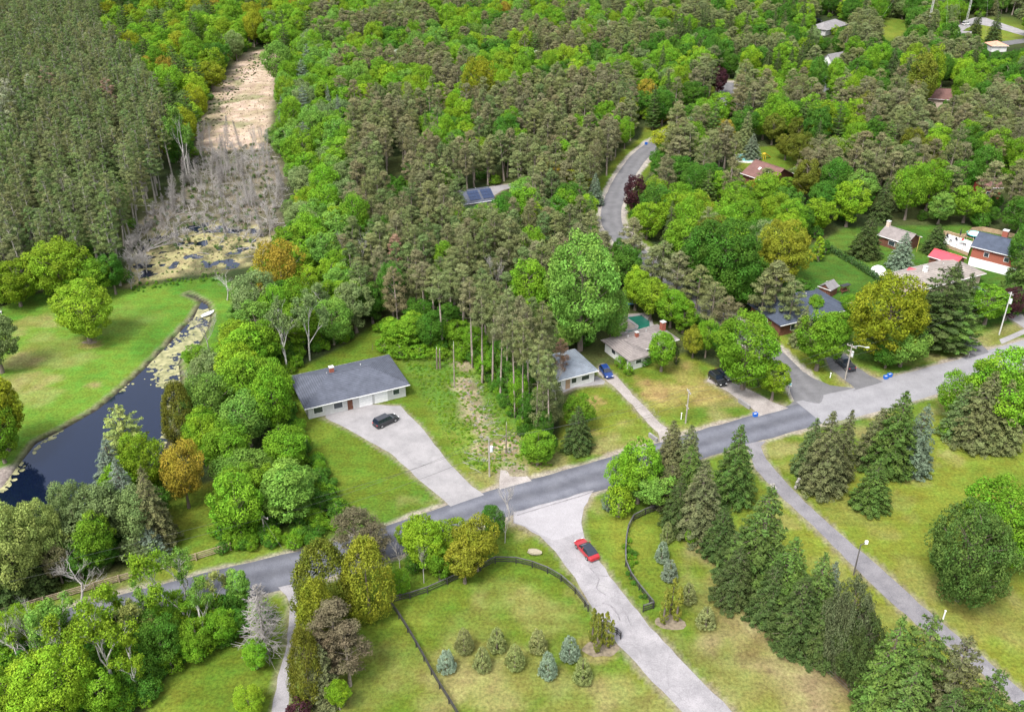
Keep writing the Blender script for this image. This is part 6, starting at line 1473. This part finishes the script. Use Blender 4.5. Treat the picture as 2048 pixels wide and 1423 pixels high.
# clipped hedge
HG = GP([(1648, 497), (1690, 520), (1735, 548), (1780, 578)]); r_ = np.random.default_rng(5); hl = smooth_line(HG, .5); he = empty('clipped_hedge', (*hl[0], 0), 0, 'long clipped green hedge along the far side of the lawn', 'hedge')
o_ = np.array([*hl[0], 0]); cc = np.array([[x, y, 0] for x, y in hl]) - o_; cc = np.concatenate([cc + [0, 0, z] + r_.normal(size=cc.shape) * .1 for z in (.4, .9, 1.35)]); cr = np.full(len(cc), .62)
P_, Nn_, id_ = clump_leaves(cc, cr, 22, r_, 1, .2, None, (.7, 1.05)); V_, F_ = leaf_quads(P_, Nn_, .17, .6, r_)
o = inst('foliage', fast_mesh('foliage', V_, [F_], [NEEDLE], attrs={'lv': np.repeat(r_.random(len(P_)), 4), 'cv': np.repeat(r_.random(len(P_)), 4)}), he); o['tint'] = [.05, .105, .03]
sb = MB()
for x, y in hl[::4]: sb.tube([(x - o_[0], y - o_[1], 0), (x - o_[0], y - o_[1], 1.2)], .05, 4)
o = sb.build('stems', BARK, he); o['kind'] = 'stuff'

# ================================================================== SMALL THINGS
def stone(r, s, seed, m, parent, loc, name='stone'):
    rr_ = random.Random(seed); bm = bmesh.new(); bmesh.ops.create_icosphere(bm, subdivisions=2, radius=1)
    for v in bm.verts: v.co = Vector((v.co.x * s[0], v.co.y * s[1], v.co.z * s[2])) * rr_.uniform(.86, 1.08)
    me = bpy.data.meshes.new(name); bm.to_mesh(me); bm.free(); me.materials.append(m); return inst(name, me, parent, loc, rr_.uniform(0, 3))
STONE = mat('stone_pale', (.27, .255, .235), .9, .2, 3, .02); LIME = mat('stone_cream', (.29, .255, .19), .9, .15, 1.5, .05)
for i, (px, py, lab_) in enumerate(((1544, 988, 'stacked stone figure on the windbreak side of the lane'), (1594, 977, 'stacked stone figure on the lawn side of the lane'))):
    g = G(px, py); e = empty('stone_figure', (g.x, g.y, 0), .3, lab_, 'stone figure', 'pair of stone figures at the lane')
    for k, (s, l) in enumerate((((.26, .28, .42), (-.32, 0, .40)), ((.26, .28, .42), (.32, 0, .40)), ((.62, .36, .20), (0, 0, .95)), ((.34, .28, .26), (0, 0, 1.36)), ((.78, .26, .12), (0, 0, 1.70)), ((.22, .22, .22), (0, 0, 2.0)))): stone(1, s, i * 10 + k, STONE, e, l)
g = G(1069, 1107); e = stone(1, (1.15, .55, .5), 5, LIME, None, (g.x, g.y, .40), 'boulder'); e.rotation_euler = (0, 0, -.1); tag(e, 'long pale cream boulder on the grass beside the driveway', 'boulder')
BLUE = flat('bin_blue', (.015, .12, .50), .5)
for px, py, lab_ in ((1510, 832, 'blue recycling box at the gravel drive mouth'), (1771, 757, 'left blue recycling box by the pale road'), (1779, 753, 'right blue recycling box by the pale road'), (1292, 289, 'blue recycling box at the top of the curving road')):
    g = G(px, py); e = empty('recycling_box', (g.x, g.y, .06), .3, lab_, 'recycling box', 'blue recycling boxes at the kerb'); mb = MB(); w, d, h, t = .75, .55, .62, .04
    for c, s in (((0, -d / 2, h / 2), (w, t, h)), ((0, d / 2, h / 2), (w, t, h)), ((-w / 2 - .001, 0, h / 2), (t, d - t - .002, h)), ((w / 2 + .001, 0, h / 2), (t, d - t - .002, h)), ((0, 0, t / 2), (w - t - .004, d - t - .004, t))): mb.box(c, s)
    mb.build('tub', BLUE, e); mb = MB()
    for c, s in (((0, -d / 2 - .03, h), (w + .14, .05, .06)), ((0, d / 2 + .03, h), (w + .14, .05, .06)), ((-w / 2 - .04, 0, h), (.05, d, .06)), ((w / 2 + .04, 0, h), (.05, d, .06))): mb.box(c, s)
    mb.build('rim', BLUE, e); MB().box((0, 0, .35), (w - .12, d - .12, .3)).build('paper', GREYW, e)
# street name sign, markers, posts
g = G(1577, 789); e = empty('street_sign', (g.x, g.y, 0), -.5, 'white and pale blue street sign on a post at the side road corner', 'sign'); MB().tube([(0, 0, 0), (0, 0, 2.6)], .04, 6).build('post', ALU, e); MB().box((0, -.05, 2.3), (.62, .03, .75)).build('sign_plate', TRIM, e); MB().box((0, -.075, 2.35), (.5, .02, .3)).build('sign_band', flat('sign_blue', (.12, .42, .55)), e)
for px, py, ty, lab_ in ((1886, 1237, 1221, 'short white marker post beside the lane on the right lawn'), (1660, 755, 746, 'white marker post in the weeds by the side road'), (1362, 838, 826, 'thin yellow-white stake beside the ranch lawn pole')):
    g = G(px, py); H = HT(px, py, ty); e = empty('marker_post', (g.x, g.y, 0), 0, lab_, 'marker post'); MB().box((0, 0, H / 2), (.14, .14, H)).build('post', TRIM, e); MB().box((0, 0, H + .04), (.22, .22, .08)).build('cap', TRIM, e)
g = G(1778, 500); e = empty('flag_pole', (*G(1833, 503)[:2], 0), 0, 'thin yellow pole standing on the far lawn', 'pole'); MB().tube([(0, 0, 0), (0, 0, 3.8)], .06, 6).build('pole', flat('pole_yellow', (.55, .45, .12)), e); MB().box((0, 0, 3.85), (.3, .12, .1)).build('cap', flat('cap_yellow', (.55, .45, .12)), e)
# culvert headwalls
for pa, pb, lab_ in (((1477, 803), (1499, 818), 'grey concrete culvert wall beside the gravel drive'), ((1298, 872), (1314, 884), 'grey culvert wall at the foot of the bungalow drive'), ((1912, 701), (1938, 712), 'dark stone culvert wall by the asphalt drive')):
    a, b = G(*pa), G(*pb); L_ = (b - a).length; e = empty('culvert_wall', (a.x, a.y, 0), math.atan2(b.y - a.y, b.x - a.x), lab_, 'culvert wall'); mm_ = A_CONC if 'grey' in lab_ else STONE; k = max(3, int(L_ / .9))
    for row in range(2):
        for j in range(k): MB().box(((j + .5) * L_ / k, 0, .2 + row * .41), (L_ / k - .03, .35, .38)).build('block', mm_, e)
# snags and posts in the lot
for px, py, ty, lab_, w in ((874, 738, 698, 'left of the two close dark broken trunks standing on the lot', .20), (880, 737, 700, 'right of the two close dark broken trunks standing on the lot', .20), (909, 776, 692, 'pale split broken trunk standing alone on the lot', .15), (1012, 905, 850, 'thin broken trunk at the foot of the lot pines', .12), (745, 700, 688, 'thin stake at the left rear of the lot', .05), (378, 345, 312, 'pale barkless snag beside the forked tree at the bog', .3)):
    g = G(px, py); H = HT(px, py, ty); m_ = BARKR if 'pale split' in lab_ else BARKW if 'pale' in lab_ else BARK; e = empty('broken_trunk', (g.x, g.y, 0), 0, lab_, 'tree stump', 'broken trunks left standing')
    MB().tube([(0, 0, 0), (.05, 0, H * .6), (.08, .04, H)], [w, w * .8, w * .6], 7).build('trunk', m_, e)
    if w > .1: MB().tube([(.08, .04, H * .95), (.12, .05, H * 1.12)], [w * .4, .02], 4).build('splinter', BARKW, e)
# fallen logs: bog, lot
def log(px, py, L_, az, r, m, label, group, tilt=0.0, branches=4):
    g = G(px, py); mb = MB(); q = Vector((math.cos(az) * math.cos(tilt), math.sin(az) * math.cos(tilt), math.sin(tilt)))
    mb.tube([(0, 0, 0), q * L_ * .5 + Vector((.1, .1, .05)), q * L_], [r, r * .75, r * .35], 6)
    for _ in range(branches): t = random.uniform(.3, .95); p = q * L_ * t; d = Vector((random.uniform(-1, 1), random.uniform(-1, 1), random.uniform(.1, .9))).normalized() * random.uniform(.8, 2.2); mb.tube([p, p + d], [r * .3, .015], 3, cap=False)
    o = mb.build('fallen_log', m, None, (g.x, g.y, r + .02)); tag(o, label, 'fallen log', group)
DARKP = random.Random(99); xs = [p[0] for p in BRUSH]; ys = [p[1] for p in BRUSH]; c = 0
while c < 120:
    x, y = DARKP.uniform(min(xs), max(xs)), DARKP.uniform(min(ys), max(ys))
    if not inpoly(x, y, BRUSH): continue
    px, py = PX(x, y); c += 1; nearl = 'algae pool' if py > 470 else ('plantation edge' if px < 400 else ('meadow end' if py < 330 else 'middle of the bog')); L_ = DARKP.uniform(3, 10)
    log(px, py, L_, DARKP.uniform(0, 6.28), DARKP.uniform(.05, .11), BARKD, f"{'long' if L_ > 7 else 'short' if L_ < 4.5 else 'mid-length'} grey fallen trunk by the {nearl} in the boggy clearing", 'grey trunks fallen in the bog', DARKP.uniform(0, .25))
for k in range(16):         # the uprooted fan at the left of the algae pool
    a = R(15 + k * 5.5); log(286 + k * .8, 500 + (k % 3) * 2, 9 + (k * 37 % 5), a, .07, BARKD, 'grey stem of the fallen fan of trunks at the left of the algae pool', 'fan of grey stems', .12 + .03 * (k % 5), 7)
for i, (px, py, L_, az) in enumerate(((930, 706, 7, .0), (925, 925, 2.6, -.6), (935, 915, 2.6, -.55), (945, 905, 2.6, -.6), (928, 905, 2.6, -.5), (940, 935, 2.6, -.7), (1000, 880, 3, .9), (970, 850, 3, .3), (960, 830, 2.5, -.9), (955, 815, 3, .2), (1010, 900, 2.8, .1), (1285, 838, 3.5, .2), (985, 870, 3, -.2))):
    log(px, py, L_, az, .05 if i else .10, BARKD if i else BARKG, ('pale trunk lying at the rear of the lot', 'cut branch in the pile beside the lot pole', 'cut branch in the pile beside the lot pole', 'cut branch in the pile beside the lot pole', 'cut branch in the pile beside the lot pole', 'cut branch in the pile beside the lot pole', 'stick on the bare strip of the lot', 'stick on the bare strip of the lot', 'stick on the bare strip of the lot', 'stick on the bare strip of the lot', 'stick on the bare strip of the lot', 'fallen branch beside the bungalow drive', 'stick on the bare strip of the lot')[i], 'cut branches on the lot', .03, 3)
# lily pads and scum: countless flat leaves floating on the water
def pads(name, n_, test, zlev, size, cols, label):
    mb = MB(); r = random.Random(17 + n_); k = 0; g = 0
    while k < n_ and g < n_ * 60:
        g += 1; px, py, dens = test(r)
        if dens < r.random(): continue
        p = G(px, py); s = size * r.uniform(.5, 1.6); m_ = 6; a0 = r.uniform(0, 6); st = r.uniform(1, 1.8); ro = r.uniform(0, 3.14); cr_, sr_ = math.cos(ro), math.sin(ro); V = []
        for j in range(m_): a = a0 + j / m_ * math.tau; u, v = math.cos(a) * s * st * r.uniform(.75, 1.1), math.sin(a) * s * r.uniform(.75, 1.1); V.append((p.x + u * cr_ - v * sr_, p.y + u * sr_ + v * cr_, zlev + r.uniform(.004, .03)))
        mb.add(V, [tuple(range(m_))]); k += 1
    o = mb.build(name, cols); tag(o, label, 'pond plants', None, 'stuff')
PADM = mat('lily_pad', (.17, .18, .08), .6, .3, .9, col2=(.34, .32, .17)); SCUM = mat('algae_scum', (.32, .29, .10), .8, .3, .4, col2=(.52, .46, .22))
def t_l(r):
    px, py = r.uniform(285, 425), r.uniform(615, 790); g = G(px, py)
    if not inpoly(g.x, g.y, POND): return px, py, 0
    t = (px - 300) * .55 + (745 - py); d = 1 / (1 + math.exp(-(t - 20) / 13))
    return px, py, d * (.08 + 1.1 * float(sstep(fbm(np.array([g.x]), np.array([g.y]), 3.5, 51, 3), .42, .62)[0]))
pads('lily_pads', 1700, t_l, -.42, .27, PADM, 'pale green lily pads crowding the narrow end of the pond')
def t_s(r):
    px, py = r.uniform(-20, 350), r.uniform(700, 1000); g = G(px, py); d = float(np_sdf(np.array([g.x]), np.array([g.y]), POND)[0])
    n_ = float(vnoise(np.array([g.x]), np.array([g.y]), 4, 61)[0]); return px, py, 1.0 if 0.2 < d < 1.6 and n_ > .62 else 0
pads('shore_scum', 150, t_s, -.42, .32, PADM, 'pale scum drifting along the pond shore')
# mulch rings below the cedars
MUL = mat('mulch_pale', (.17, .14, .10), .95, .3, 2, .03)
def disc(name, px, py, rx, ry, z, m): g = G(px, py); return polysheet(name, [(g.x + math.cos(a / 16 * math.tau) * rx, g.y + math.sin(a / 16 * math.tau) * ry) for a in range(16)], z, m, .2, int(px))
disc('mulch_bed', 1202, 1296, 2.5, 1.4, .010, MUL); disc('mulch_bed', 1340, 1244, 2.1, 1.4, .010, MUL); disc('mulch_bed', 180, 684, 1.6, .8, .010, MUL)
e = empty('garden_bench', (*G(-4, 628)[:2], 0), .4, 'white bench at the left edge of the pond lawn', 'bench'); MB().box((0, 0, .45), (1.6, .5, .06)).build('seat', TRIM, e); MB().box((0, .25, .8), (1.6, .06, .5)).build('backrest', TRIM, e)
for a_ in (-.7, .7): MB().box((a_, 0, .21), (.08, .45, .42)).build('leg', TRIM, e)
